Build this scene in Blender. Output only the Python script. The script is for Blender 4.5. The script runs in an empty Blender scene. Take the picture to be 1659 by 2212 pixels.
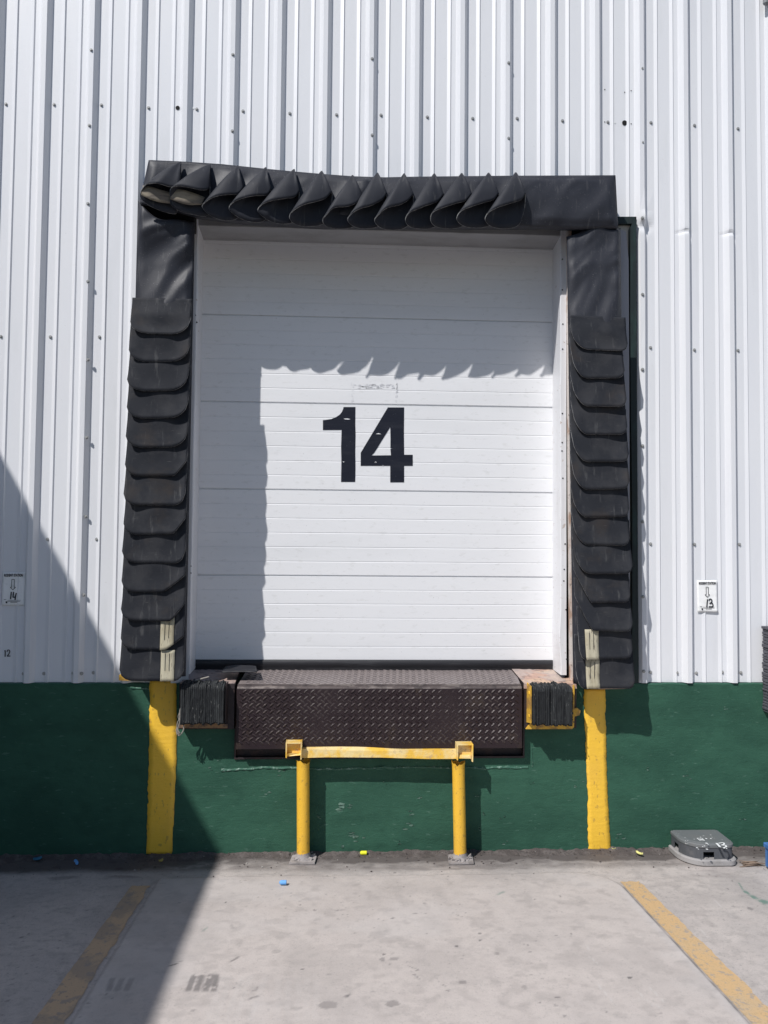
import bpy, math, random
import numpy as np
from mathutils import Vector, Matrix, noise as mnoise
from mathutils.geometry import tessellate_polygon
random.seed(7)
S = bpy.context.scene
C = S.collection
R_ = math.radians
# ------------------------------------------------------------------ camera
F = 1661.0; W0, H0 = 1659.0, 2212.0            # focal length and size of the measured picture
TILT, YAW, ROLL = R_(2.332), R_(2.824), R_(0.511)
CAM = Vector((0.142, -4.984, 1.974))
fw = Vector((math.sin(YAW)*math.cos(TILT), math.cos(YAW)*math.cos(TILT), math.sin(TILT)))
r0 = Vector((math.cos(YAW), -math.sin(YAW), 0)); u0 = r0.cross(fw)
rt = r0*math.cos(ROLL)+u0*math.sin(ROLL); up = u0*math.cos(ROLL)-r0*math.sin(ROLL)
def ray(x, y): return fw*F + rt*(x-W0/2) - up*(y-H0/2)
def at(x, y, Y=0.0):                            # measured point -> world point on a wall plane at depth Y
    d = ray(x, y); return CAM + d*((Y-CAM.y)/d.y)
def gnd(x, y, z=0.0):                           # measured point -> world point on the ground
    d = ray(x, y); return CAM + d*((z-CAM.z)/d.z)
cd = bpy.data.cameras.new('camera'); cam = bpy.data.objects.new('camera', cd); C.objects.link(cam)
cd.sensor_fit = 'HORIZONTAL'; cd.sensor_width = 36; cd.lens = 36*F/W0; cd.clip_end = 500; cd.clip_start = .05
cam.matrix_world = Matrix(((rt.x, up.x, -fw.x, CAM.x), (rt.y, up.y, -fw.y, CAM.y), (rt.z, up.z, -fw.z, CAM.z), (0, 0, 0, 1)))
S.camera = cam
# ------------------------------------------------------------------ light
SC = 1.53; _a, _b = at(0, 985, 0), at(478, 1845, 0); SA = SC*abs((_b.x-_a.x)/(_b.z-_a.z))                             # sun travels (SA, 1, -SC)
sd = Vector((SA, 1, -SC)).normalized()
sl = bpy.data.lights.new('sun', 'SUN'); sl.energy = 4.6; sl.angle = R_(0.55); sl.color = (1, .975, .95)
so = bpy.data.objects.new('sun', sl); C.objects.link(so); so.rotation_euler = sd.to_track_quat('-Z', 'Y').to_euler()
so.location = (-4, -6, 9)
wd = bpy.data.worlds.new('World'); S.world = wd; wd.use_nodes = True
nt = wd.node_tree; sk = nt.nodes.new('ShaderNodeTexSky'); sk.sky_type = 'NISHITA'; sk.sun_disc = False; sk.ozone_density = 2.5; sk.dust_density = .4
sk.sun_elevation = math.asin(-sd.z); sk.sun_rotation = math.atan2(-sd.x, -sd.y) % (2*math.pi)
bg = nt.nodes['Background']; bg.inputs[1].default_value = 0.082; nt.links.new(sk.outputs[0], bg.inputs[0])
S.view_settings.view_transform = 'Standard'; S.view_settings.look = 'None'; S.view_settings.exposure = -0.2; S.view_settings.gamma = 1

# ------------------------------------------------------------------ materials
def mat(name, col, rough=.6, metal=0.0, spots=(), bump=(), spec=.5, attrs=(), seed=0.0):
    """spots: (scale, (sx,sy,sz), colour, lo, hi, amount) mixed over the base; bump: (scale, stretch, strength, distance)"""
    m = bpy.data.materials.new(name); m.use_nodes = True; t = m.node_tree; N = t.nodes; L = t.links
    b = N['Principled BSDF']; b.inputs['Roughness'].default_value = rough; b.inputs['Metallic'].default_value = metal
    b.inputs['Specular IOR Level'].default_value = spec
    g = N.new('ShaderNodeNewGeometry')
    def tex(scale, st, detail=5, rg=.6):
        mp = N.new('ShaderNodeMapping'); mp.inputs['Scale'].default_value = st; mp.inputs['Location'].default_value = (seed, seed*1.7, seed*.6)
        L.new(g.outputs['Position'], mp.inputs['Vector'])
        n = N.new('ShaderNodeTexNoise'); n.inputs['Scale'].default_value = scale; n.inputs['Detail'].default_value = detail
        n.inputs['Roughness'].default_value = rg; L.new(mp.outputs[0], n.inputs['Vector']); return n
    cur = None
    def mixin(fac, c2):
        nonlocal cur
        mx = N.new('ShaderNodeMix'); mx.data_type = 'RGBA'
        if cur is None: mx.inputs[6].default_value = (*col, 1)
        else: L.new(cur, mx.inputs[6])
        mx.inputs[7].default_value = (*c2, 1); L.new(fac, mx.inputs[0]); cur = mx.outputs[2]
    for sc, st, c2, lo, hi, am in spots:
        n = tex(sc, st); mr = N.new('ShaderNodeMapRange'); mr.inputs[1].default_value = .5+(lo-.5)*.62; mr.inputs[2].default_value = .5+(hi-.5)*.62
        mr.inputs[4].default_value = am; L.new(n.outputs[0], mr.inputs[0]); mixin(mr.outputs[0], c2)
    for an, c2, am in attrs:
        a = N.new('ShaderNodeAttribute'); a.attribute_name = an
        mu = N.new('ShaderNodeMath'); mu.operation = 'MULTIPLY'; mu.inputs[1].default_value = am; mu.use_clamp = True
        L.new(a.outputs['Fac'], mu.inputs[0]); mixin(mu.outputs[0], c2)
    if cur is None: b.inputs['Base Color'].default_value = (*col, 1)
    else: L.new(cur, b.inputs['Base Color'])
    prev = None
    for sc, st, s, d in bump:
        n = tex(sc, st, 6, .65); bp = N.new('ShaderNodeBump'); bp.inputs['Strength'].default_value = s; bp.inputs['Distance'].default_value = d
        L.new(n.outputs[0], bp.inputs['Height'])
        if prev: L.new(prev, bp.inputs['Normal'])
        prev = bp.outputs[0]
    if prev: L.new(prev, b.inputs['Normal'])
    return m
I = (1, 1, 1)
m_sheet = mat('white_sheet_metal', (.80, .805, .825), .42, spots=[(1.2, (1, 1, .25), (.70, .72, .76), .45, .75, .35), (9, (1, 1, .15), (.68, .69, .70), .60, .8, .25), (60, I, (.5, .49, .47), .79, .86, .3)], bump=[(2.2, (1, 1, .3), .25, .006)])
m_door = mat('white_door_paint', (.835, .838, .85), .5, spots=[(1.5, (.4, 1, 2), (.72, .73, .74), .5, .8, .4), (14, (1, 1, 2.5), (.60, .60, .58), .62, .8, .3), (75, I, (.45, .45, .44), .80, .84, .5)], bump=[(3, (.3, 1, 1), .2, .004)])
m_jamb = mat('jamb_paint', (.80, .80, .82), .5, spots=[(5, (1, 1, .3), (.66, .66, .66), .5, .8, .5), (30, I, (.4, .3, .22), .72, .8, .6)], bump=[(6, (1, 1, .3), .3, .006)])
m_rustjamb = mat('chipped_jamb_paint', (.72, .66, .62), .7, spots=[(7, (1, 1, .5), (.42, .25, .16), .55, .72, .8), (40, I, (.25, .2, .17), .66, .75, .7)])
m_lintel = mat('grey_lintel_paint', (.34, .34, .35), .6, spots=[(8, (.4, 1, 1), (.26, .26, .26), .5, .7, .6)])
m_grey = mat('grey_board', (.36, .36, .39), .7, spots=[(5, (1, 1, .2), (.28, .28, .3), .45, .7, .5)])
m_cream = mat('cream_board', (.62, .58, .52), .8, spots=[(8, (1, 1, .3), (.45, .40, .33), .5, .75, .6)])
m_green = mat('green_wall_paint', (.040, .114, .076), .6, spec=.14, spots=[(3, (.5, 1, 1), (.028, .082, .056), .4, .7, .8), (30, (.4, 1, 1.6), (.11, .20, .155), .70, .78, .5), (12, (.7, 1, 1), (.026, .078, .053), .52, .8, .5), (50, (.5, 1, 1), (.075, .165, .12), .74, .84, .5)],
              bump=[(45, (.35, 1, 1.3), .45, .006), (9, (.7, 1, 1), .5, .014), (120, I, .4, .004)])
m_greensteel = mat('shaded_green_frame', (.009, .018, .018), .6, spots=[(12, (1, 1, .4), (.015, .04, .035), .5, .7, .6)])  # green darkened in the colour itself, for a frame that sits in shade
m_yellow = mat('yellow_paint', (.86, .50, .045), .5, spots=[(4, (1, 1, .6), (.72, .42, .06), .45, .75, .6), (35, I, (.45, .27, .06), .66, .74, .6)], bump=[(30, (1, 1, .6), .45, .006), (90, I, .3, .003)])
m_yellowold = mat('worn_yellow_paint', (.86, .66, .30), .55, spots=[(6, I, (.88, .52, .05), .42, .6, .9), (30, I, (.50, .36, .22), .64, .74, .6)], bump=[(25, I, .6, .008)])
m_dirtyyellow = mat('dirty_yellow_paint', (.72, .42, .05), .6, spots=[(10, I, (.25, .14, .07), .5, .65, .7)], bump=[(40, I, .5, .006)])
m_vinyl = mat('black_vinyl', (.030, .032, .041), .5, spots=[(3, (1, 1, .5), (.042, .044, .054), .45, .75, .8), (22, (2, 1, .25), (.10, .10, .105), .66, .78, .5), (150, I, (.3, .3, .3), .76, .79, .5)], bump=[(240, I, .12, .001), (14, (1, 1, .7), .2, .004)], spec=.3)
m_flap = mat('black_rubber_flap', (.024, .026, .032), .72, spots=[(7, I, (.040, .041, .046), .42, .72, .9), (16, (2.2, 1, .35), (.12, .12, .12), .66, .86, .5), (3.2, (1, 1, 1.2), (.050, .042, .038), .62, .8, .6), (70, (.25, 1, 3), (.16, .155, .15), .74, .84, .3)], bump=[(160, (1, 1, .6), .3, .002)], spec=.16, seed=3)
m_flaphead = mat('black_canvas_flap', (.026, .028, .036), .6, spots=[(5, I, (.036, .038, .046), .45, .7, .7), (18, (3, 1, .25), (.1, .1, .1), .68, .8, .5)], bump=[(260, I, .12, .001)], spec=.2, seed=5)
m_rim = mat('worn_lit_flap_edge', (.24, .24, .24), .7, spots=[(40, I, (.05, .05, .055), .45, .65, .8)])  # pale rim colour paints in an edge highlight along with the wear
m_strip = mat('worn_beige_strip', (.50, .46, .34), .8, spots=[(9, (1, 1, .5), (.36, .31, .20), .45, .7, .7), (35, (3, 1, .4), (.17, .14, .11), .62, .72, .8)])
m_strip2 = mat('worn_beige_strip_dark', (.34, .29, .21), .8, spots=[(7, (.5, 1, 1.5), (.17, .145, .12), .42, .62, .9), (30, (.4, 1, 3), (.10, .085, .07), .62, .72, .8), (5, I, (.55, .47, .30), .6, .7, .8)])
m_black = mat('black_rubber', (.018, .018, .022), .6, spots=[(20, (.2, 1, 2), (.045, .045, .05), .55, .75, .6)], bump=[(40, (.2, 1, 1), .3, .004)])
m_dark = mat('dark_void', (.006, .006, .007), .9)
m_bump = mat('bumper_rubber', (.020, .022, .024), .7, spec=.3, spots=[(12, (3, 1, .3), (.05, .054, .055), .5, .75, .8), (45, (2, 1, .7), (.20, .20, .19), .69, .77, .6)], bump=[(120, (3, 1, .5), .6, .004)])
m_steel = mat('brown_tread_plate', (.023, .0135, .0165), .5, .0, spots=[(3, I, (.031, .020, .022), .45, .7, .7), (9, (1, 1, .5), (.060, .042, .028), .64, .8, .5)], bump=[(150, I, .15, .001)], spec=.35)
m_deck = mat('worn_deck_plate', (.25, .215, .21), .5, .1, spots=[(4, (.6, 1, 1), (.27, .23, .22), .45, .7, .7), (30, I, (.12, .10, .09), .6, .75, .6)], bump=[(200, I, .15, .001)])
m_lugdeck = mat('deck_lug', (.15, .125, .122), .5, .1)
m_pink = mat('pink_primer', (.46, .30, .24), .75, spots=[(8, (.5, 1, 1), (.60, .43, .30), .5, .62, .8), (18, I, (.22, .15, .13), .58, .7, .8), (3, I, (.42, .38, .36), .5, .6, .6)], bump=[(30, I, .6, .008)])
m_sillgrey = mat('stained_sill', (.30, .25, .24), .75, spots=[(6, (.6, 1, 1), (.46, .33, .27), .5, .62, .7), (16, I, (.10, .08, .08), .6, .72, .8)], bump=[(30, I, .6, .008)])
m_browndark = mat('dark_brown_steel', (.035, .026, .028), .6, .2, spots=[(12, I, (.07, .04, .035), .55, .7, .7)], bump=[(50, I, .5, .004)])
m_ink = mat('black_ink', (.010, .011, .018), .5, spots=[(40, I, (.03, .032, .04), .6, .75, .6)])
m_inkdoor = mat('number_paint', (.009, .011, .021), .5, spec=.3, spots=[(45, (1, 1, 1.5), (.16, .17, .19), .76, .84, .6), (8, (.3, 1, 2), (.02, .022, .032), .5, .7, .7)], bump=[(30, (.4, 1, 1.5), .3, .004)])
m_paper = mat('white_paper', (.95, .95, .94), .8, spots=[(14, (1, 1, 2), (.78, .79, .76), .5, .7, .5)], bump=[(16, (.5, 1, 2), .3, .006)])
m_screw = mat('galvanised_screw', (.40, .40, .39), .4, .25)
m_boxplastic = mat('dark_grey_plastic', (.085, .09, .10), .5, spots=[(20, I, (.13, .13, .135), .5, .75, .7)], bump=[(180, I, .25, .001)])
m_lid = mat('dusty_plastic_lid', (.15, .16, .165), .6, spots=[(9, I, (.17, .17, .17), .45, .7, .7), (38, (1, 1, 1), (.62, .63, .64), .76, .80, .8)])
m_block = mat('concrete_block', (.36, .345, .34), .9, spots=[(14, I, (.26, .25, .24), .5, .75, .6)], bump=[(120, I, .5, .003)])
m_white = mat('white_marker', (.85, .86, .86), .6)
m_blue = mat('blue_plastic', (.06, .17, .42), .45, spots=[(12, I, (.10, .25, .5), .5, .75, .6)])
m_bluefoam = mat('blue_foam', (.16, .42, .85), .7); m_yelfoam = mat('yellow_foam', (.85, .85, .03), .7)
m_leaf = mat('dry_yellow_leaf', (.72, .68, .25), .7); m_twig = mat('twig', (.22, .16, .12), .8)
m_rope = mat('frayed_rope', (.30, .28, .25), .9); m_cable = mat('black_cable', (.03, .03, .032), .6)
m_lane = mat('faded_lane_paint', (.60, .405, .21), .8, spots=[(3.5, I, (.54, .40, .25), .45, .65, .8), (28, I, (.36, .31, .27), .60, .68, .85), (120, I, (.42, .30, .17), .55, .7, .6)], bump=[(110, I, .35, .003)])
m_laneold = mat('flaking_lane_paint', (.56, .40, .26), .8, spots=[(5, I, (.38, .30, .23), .45, .6, .8), (16, I, (.30, .265, .24), .60, .70, .7), (60, I, (.24, .21, .19), .66, .76, .6)], bump=[(60, I, .6, .005)])
m_conc = mat('concrete_yard', (.525, .472, .442), .82, spots=[(1.1, I, (.45, .41, .39), .4, .65, .8), (6, (.7, 1, 1), (.57, .515, .48), .5, .72, .6), (22, (.8, 1, 1), (.38, .345, .325), .50, .74, .6), (70, I, (.27, .255, .25), .62, .78, .6), (200, I, (.25, .235, .23), .58, .75, .5)],
             attrs=[('bay', (.57, .51, .475), .45), ('dust', (.57, .53, .51), .8), ('dark', (.085, .08, .082), 1.0), ('soil', (.092, .077, .073), 1.0), ('green', (.09, .2, .16), 1.0), ('scratch', (.58, .55, .53), 1.0), ('unseen_dark_yard', (.06, .06, .062), 1.0)],
             bump=[(90, I, .30, .003), (12, I, .25, .006)])
m_soil = mat('soil', (.105, .088, .082), .95, spots=[(14, I, (.16, .138, .13), .45, .65, .8), (70, I, (.07, .06, .056), .55, .7, .7)], bump=[(60, I, .9, .012), (200, I, .6, .004)])
m_stone = mat('pale_crumb', (.42, .40, .37), .9)

# ------------------------------------------------------------------ mesh helpers
class MB:
    def __init__(s): s.v = []; s.f = []; s.mi = []; s.sm = []
    def add(s, vs, fs, mi=0, smooth=False):
        o = len(s.v); s.v += [tuple(v) for v in vs]
        for f in fs: s.f.append(tuple(i+o for i in f)); s.mi.append(mi); s.sm.append(smooth)
    def box(s, lo, hi, mi=0, jit=0.0, bev=0.0):
        x0, y0, z0 = lo; x1, y1, z1 = hi
        b = min(bev, (x1-x0)*.45, (y1-y0)*.45, (z1-z0)*.45)
        if b <= 0:
            vs = [(x0, y0, z0), (x1, y0, z0), (x1, y1, z0), (x0, y1, z0), (x0, y0, z1), (x1, y0, z1), (x1, y1, z1), (x0, y1, z1)]
            if jit: vs = [(a+random.uniform(-jit, jit), c+random.uniform(-jit, jit), d+random.uniform(-jit, jit)) for a, c, d in vs]
            s.add(vs, [(3, 2, 1, 0), (4, 5, 6, 7), (0, 1, 5, 4), (1, 2, 6, 5), (2, 3, 7, 6), (3, 0, 4, 7)], mi); return
        vs = []; idx = {}
        for cx in (0, 1):
            for cy in (0, 1):
                for cz in (0, 1):
                    X = (x0, x1)[cx]; Y = (y0, y1)[cy]; Z = (z0, z1)[cz]
                    sx, sy, sz = (b, -b)[cx], (b, -b)[cy], (b, -b)[cz]
                    j = [random.uniform(-jit, jit) for _ in range(3)] if jit else (0, 0, 0)
                    for k, p in enumerate(((X, Y+sy, Z+sz), (X+sx, Y, Z+sz), (X+sx, Y+sy, Z))):
                        idx[cx, cy, cz, k] = len(vs); vs.append((p[0]+j[0], p[1]+j[1], p[2]+j[2]))
        fs = []
        for k in range(3):
            for c in (0, 1):
                q = [(0, 0), (1, 0), (1, 1), (0, 1)]
                ring = []
                for a, d in q:
                    t = [a, d]; t.insert(k, c); ring.append(idx[t[0], t[1], t[2], k])
                if (c == 0) == (k != 1): ring.reverse()
                fs.append(ring)
        for k in range(3):
            o = [i for i in range(3) if i != k]
            for a in (0, 1):
                for d in (0, 1):
                    t0 = [0, 0, 0]; t0[o[0]] = a; t0[o[1]] = d; t1 = list(t0); t1[k] = 1
                    fs.append([idx[(*t0, o[0])], idx[(*t0, o[1])], idx[(*t1, o[1])], idx[(*t1, o[0])]])
        for cx in (0, 1):
            for cy in (0, 1):
                for cz in (0, 1): fs.append([idx[cx, cy, cz, k] for k in range(3)])
        s.add(vs, fs, mi)
    def hexa(s, p, mi=0):       # 8 points: front 4 (bl, br, tr, tl), back 4
        s.add(p, [(0, 1, 2, 3), (7, 6, 5, 4), (4, 5, 1, 0), (3, 2, 6, 7), (5, 6, 2, 1), (4, 0, 3, 7)], mi)
    def grid(s, P, mi=0, smooth=True, close_u=False):
        nu, nv = len(P), len(P[0]); o = len(s.v)
        for row in P: s.v += [tuple(p) for p in row]
        for i in range(nu if close_u else nu-1):
            for j in range(nv-1):
                a = (i+1) % nu
                s.f.append((o+i*nv+j, o+a*nv+j, o+a*nv+j+1, o+i*nv+j+1)); s.mi.append(mi); s.sm.append(smooth)
    def tube(s, pts, r, n=10, mi=0, caps=True, smooth=True):
        pts = [Vector(p) for p in pts]; rows = []
        rr = r if isinstance(r, (list, tuple)) else [r]*len(pts)
        ref = Vector((0.31, .2, .93)) if abs((pts[-1]-pts[0]).normalized().z) < .8 else Vector((1, .1, 0))
        for i, p in enumerate(pts):
            t = (pts[min(i+1, len(pts)-1)]-pts[max(i-1, 0)]).normalized(); a = t.cross(ref).normalized(); b = t.cross(a)
            rows.append([p+a*math.cos(2*math.pi*k/n)*rr[i]+b*math.sin(2*math.pi*k/n)*rr[i] for k in range(n)])
        o = len(s.v)
        for row in rows: s.v += [tuple(p) for p in row]
        for i in range(len(rows)-1):
            for k in range(n):
                s.f.append((o+i*n+k, o+i*n+(k+1) % n, o+(i+1)*n+(k+1) % n, o+(i+1)*n+k)); s.mi.append(mi); s.sm.append(smooth)
        if caps:
            s.f.append(tuple(o+k for k in reversed(range(n)))); s.mi.append(mi); s.sm.append(False)
            s.f.append(tuple(o+(len(rows)-1)*n+k for k in range(n))); s.mi.append(mi); s.sm.append(False)
    def poly(s, loops, mi=0):   # flat polygon with holes, loops of world points
        L = [[Vector(p) for p in l] for l in loops]; flat = [p for l in L for p in l]
        s.add(flat, [tuple(t) for t in tessellate_polygon(L)], mi)
    def prism(s, loops, dv, mi=0):
        L = [[Vector(p) for p in l] for l in loops]; dv = Vector(dv)
        s.poly(L, mi); s.poly([[p+dv for p in l] for l in L], mi)
        for l in L:
            n = len(l); s.add(l+[p+dv for p in l], [(i, (i+1) % n, n+(i+1) % n, n+i) for i in range(n)], mi)
    def build(s, name, mats, parent=None, solid=0.0, fix=True):
        me = bpy.data.meshes.new(name); org = parent_loc(parent)
        me.from_pydata([(a-org.x, b-org.y, c-org.z) for a, b, c in s.v], [], s.f)
        if not isinstance(mats, (list, tuple)): mats = [mats]
        for m in mats: me.materials.append(m)
        me.polygons.foreach_set('material_index', s.mi); me.polygons.foreach_set('use_smooth', s.sm); me.update()
        if fix:
            import bmesh
            bm = bmesh.new(); bm.from_mesh(me); bmesh.ops.recalc_face_normals(bm, faces=bm.faces); bm.to_mesh(me); bm.free()
        o = bpy.data.objects.new(name, me); C.objects.link(o)
        if parent: o.parent = parent
        if solid:
            md = o.modifiers.new('thickness', 'SOLIDIFY'); md.thickness = solid; md.offset = 0
        return o
def parent_loc(p):
    v = Vector((0, 0, 0))
    while p: v += p.location; p = p.parent
    return v
def tag(o, label, cat, group=None, kind=None):
    if label: o['label'] = label
    if cat: o['category'] = cat
    if group: o['group'] = group
    if kind: o['kind'] = kind
    return o
def thing(name, loc, label, cat, group=None):
    o = bpy.data.objects.new(name, None); C.objects.link(o); o.location = loc; o.empty_display_size = .1
    return tag(o, label, cat, group)
def solo(mb, name, mats, base, label, cat, group=None, **k):     # a thing that is one mesh, origin at its base
    base = Vector(base); q = MB(); q.v = [(a-base.x, b-base.y, c-base.z) for a, b, c in mb.v]; q.f, q.mi, q.sm = mb.f, mb.mi, mb.sm
    o = q.build(name, mats, None, **k); o.location = base
    return tag(o, label, cat, group)
def lerp(a, b, t): return a+(b-a)*t
def interp(x, pts):
    return float(np.interp(x, [p[0] for p in pts], [p[1] for p in pts]))
def fnoise(x, y, z): return mnoise.noise(Vector((x, y, z)))
def stroke(mb, pts, w, off, mi=0):              # ink stroke on a surface: pts are world points, flat ribbon facing -Y, lifted by off
    P = [Vector(p)+Vector(off) for p in pts]; nrm = Vector(off).normalized(); rows = []
    for i, p in enumerate(P):
        t = (P[min(i+1, len(P)-1)]-P[max(i-1, 0)]).normalized(); a = t.cross(nrm).normalized()*w/2
        rows.append([p-a, p+a])
    mb.grid(rows, mi, False)
def text_mesh(mb, s, origin, ux, uz, w, h, bold=.0, mi=0):       # lettering fitted into a w x h box with its lower-left corner at origin
    cu = bpy.data.curves.new('t', 'FONT'); cu.body = s; cu.offset = bold; cu.resolution_u = 3
    o = bpy.data.objects.new('t', cu); C.objects.link(o); dg = bpy.context.evaluated_depsgraph_get(); dg.update()
    me = o.evaluated_get(dg).to_mesh()
    co = [v.co.copy() for v in me.vertices]; fs = [tuple(p.vertices) for p in me.polygons]
    x0, x1 = min(c.x for c in co), max(c.x for c in co); y0, y1 = min(c.y for c in co), max(c.y for c in co)
    mb.add([Vector(origin)+Vector(ux)*((c.x-x0)/(x1-x0)*w)+Vector(uz)*((c.y-y0)/(y1-y0)*h) for c in co], fs, mi)
    o.evaluated_get(dg).to_mesh_clear(); bpy.data.objects.remove(o); bpy.data.curves.remove(cu)

# ------------------------------------------------------------------ main levels
YB = .022                                      # base plane of the cladding; concrete face is Y = 0
YF, YD = .05, .29                               # jamb front, door face
ZP = 1.073                                      # lower edge of the cladding
XL, XR = -4.6, 5.2
xdl, xdr = at(431, 960, YD).x, at(1194, 960, YD).x            # door opening
ZDB = at(820, 1427, YD).z                       # lower edge of the door
ZDT = at(820, 512, YD).z
xjl = at(412, 960, YF).x; xjr = at(1222, 960, YF).x           # outer edges of the jambs

# ------------------------------------------------------------------ ground
def vnoise(X, Y, sc, seed=0):
    x = X*sc+seed*17.3; y = Y*sc+seed*9.1; xi = np.floor(x).astype(int); yi = np.floor(y).astype(int); fx = x-xi; fy = y-yi
    fx = fx*fx*(3-2*fx); fy = fy*fy*(3-2*fy)
    def h(a, b):
        n = (a*374761393+b*668265263+seed*1442695) & 0x7fffffff; n = ((n ^ (n >> 13))*1274126177) & 0x7fffffff
        return ((n ^ (n >> 16)) & 0xffff)/65535.
    return (h(xi, yi)*(1-fx)+h(xi+1, yi)*fx)*(1-fy)+(h(xi, yi+1)*(1-fx)+h(xi+1, yi+1)*fx)*fy
def fbm(X, Y, sc, seed=0, o=4):
    t = 0; a = 1; s = 0
    for k in range(o): t = t+a*vnoise(X, Y, sc*2**k, seed+k); s += a; a *= .55
    return t/s
def sstep(a, b, x):
    t = np.clip((x-a)/(b-a), 0, 1); return t*t*(3-2*t)
G = lambda x, y: gnd(x, y)
l_in = [G(329, 1914), G(214.6, 2108.7), G(145.5, 2212)]         # right edge of the left lane line
l_out = [G(262, 1945), G(150, 2104), G(69, 2212)]
r_in = [G(1334, 1905), G(1430, 2010), G(1617, 2212)]
r_out = [G(1385, 1908.6), G(1520, 2045), G(1656, 2172.7)]
def linex(a, b, Y): return a.x+(b.x-a.x)*(Y-a.y)/(b.y-a.y)
xs = np.concatenate([[-60, -30, -15, -8, -5, -4], np.arange(-3.1, 3.3, .0085), [4, 5, 8, 15, 30, 60]])
ys = np.concatenate([[-60, -30, -15, -9, -6, -4.5, -3.5, -2.8], np.arange(-2.3, .02, .0085), [.4, 1, 30]])
GX, GY = np.meshgrid(xs, ys)
ybay = G(800, 1893).y
xbl = linex(l_in[0], l_in[2], GY); xbr = linex(r_in[0], r_in[2], GY)
wob = (fbm(GX, GY, 3, 2)-.5)*.03
rc = .22                                        # rounded corner of the newer bay slab
dx = np.maximum(np.maximum(xbl+.02-GX, GX-xbr), -1); dy = GY-(ybay+wob*1.5)
inx = np.minimum(xbr-GX, 1); cor = np.where((inx < rc) & (dy > -rc), np.hypot(rc-inx, dy+rc)-rc, -1)
sdf = np.maximum(np.maximum(dx, dy), cor)
bay = sstep(.006, -.006, sdf)
soft = sstep(.03, -.05, dy+wob)*bay
GZ = .010*bay+.006*(fbm(GX, GY, 1.2, 5)-.5)+.003*(fbm(GX, GY, 9, 8)-.5)
GZ = np.where(np.abs(GX) > 3.3, 0, GZ); GZ = np.where(GY < -2.4, 0, GZ)
dist = -GY
n1 = fbm(GX*.6, GY, 4, 21, 5); n2 = fbm(GX*.8, GY*1.3, 16, 31, 4)
lft = sstep(-.6, -1.1, GX)                      # the left corner collects more dirt
w1 = .135+.09*lft+(n1-.5)*.16; w2 = .27+(n1-.5)*.10
soil = .92*sstep(w1+.05, w1-.03, dist+(n2-.5)*.10)
soil = np.maximum(soil, sstep(w2+.03, w2-.06, dist+(n2-.5)*.05)*(.46+.9*(n2-.45)+.25*lft))
soil = np.maximum(soil, .5*sstep(.62, .74, fbm(GX*.35, GY*1.5, 7, 44))*sstep(.5, .25, dist)*(1-.6*soft))
soil = np.clip(soil, 0, 1)*(1-.45*soft)+soft*.06*sstep(.55, .7, n2)
unseen_dark = sstep(-4.2, -5.2, GY)  # unseen dark ground, added out of view to cut bounce light on the door
dark = np.zeros_like(GX); scr = np.zeros_like(GX); grn = np.zeros_like(GX)
def blob(px, py, wpx, hpx, a, ang=0, sd=0):
    global dark
    c = G(px, py); rx = (G(px+wpx/2, py)-c).length; ry = (G(px, py+hpx/2)-c).length
    X = GX-c.x; Y = GY-c.y; ca, sa = math.cos(ang), math.sin(ang); u = (X*ca+Y*sa)/rx; v = (-X*sa+Y*ca)/ry
    m = (np.abs(u) < 3) & (np.abs(v) < 3)
    d = np.where(m, np.hypot(u, v)+(vnoise(GX, GY, 40, sd+3)-.5)*.7, 9); dark = np.maximum(dark, a*sstep(1.08, .86, d))
st = lambda x, y: (548.6+x*.3307, 1810.4+y*.3307)
for k, (x, y, w, h, a) in enumerate([(493, 1108, 150, 60, .42), (905, 1100, 90, 42, .45), (915, 806, 60, 26, .42), (840, 808, 36, 26, .42), (847, 774, 28, 13, .75), (888, 838, 24, 14, .4), (495, 907, 40, 14, .3), (318, 873, 22, 10, .8), (655, 635, 26, 12, .4), (1328, 720, 24, 13, .75), (1363, 957, 56, 22, .5), (1267, 1012, 26, 11, .5), (1475, 636, 40, 10, .6), (1476, 680, 20, 9, .7), (148, 758, 50, 20, .25), (1070, 880, 20, 8, .5), (1045, 908, 16, 12, .55), (1360, 803, 18, 10, .35), (280, 1126, 90, 22, .25), (775, 1020, 40, 16, .25), (1205, 912, 14, 8, .5), (935, 303, 12, 6, .5), (1230, 238, 20, 8, .5), (920, 227, 14, 7, .6), (1270, 260, 12, 6, .6), (1000, 1170, 50, 20, .12)]):
    blob(*st(x, y), w*.3307, h*.3307, a, 0, k)
s6 = lambda x, y: (1097.2+x*.3386, 1810.4+y*.3386)
for k, (x, y, w, h, a) in enumerate([(778, 903, 28, 14, .75), (316, 1031, 26, 11, .7), (175, 402, 12, 7, .8), (402, 620, 18, 9, .6), (305, 1082, 26, 14, .4), (105, 965, 50, 26, .35), (360, 1150, 28, 12, .4), (200, 1063, 16, 9, .6), (148, 887, 18, 10, .4), (127, 695, 14, 8, .5), (305, 632, 16, 6, .5), (628, 1127, 12, 6, .6), (1402, 324, 22, 7, .7), (1438, 436, 18, 10, .4), (1545, 448, 30, 20, .55), (938, 657, 9, 6, .5), (975, 1133, 34, 12, .35), (560, 880, 60, 60, .1)]):
    blob(*s6(x, y), w*.3386, h*.3386, a, .2, k+40)
s4 = lambda x, y: (x*.3638, 1810.4+y*.3638)
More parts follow.
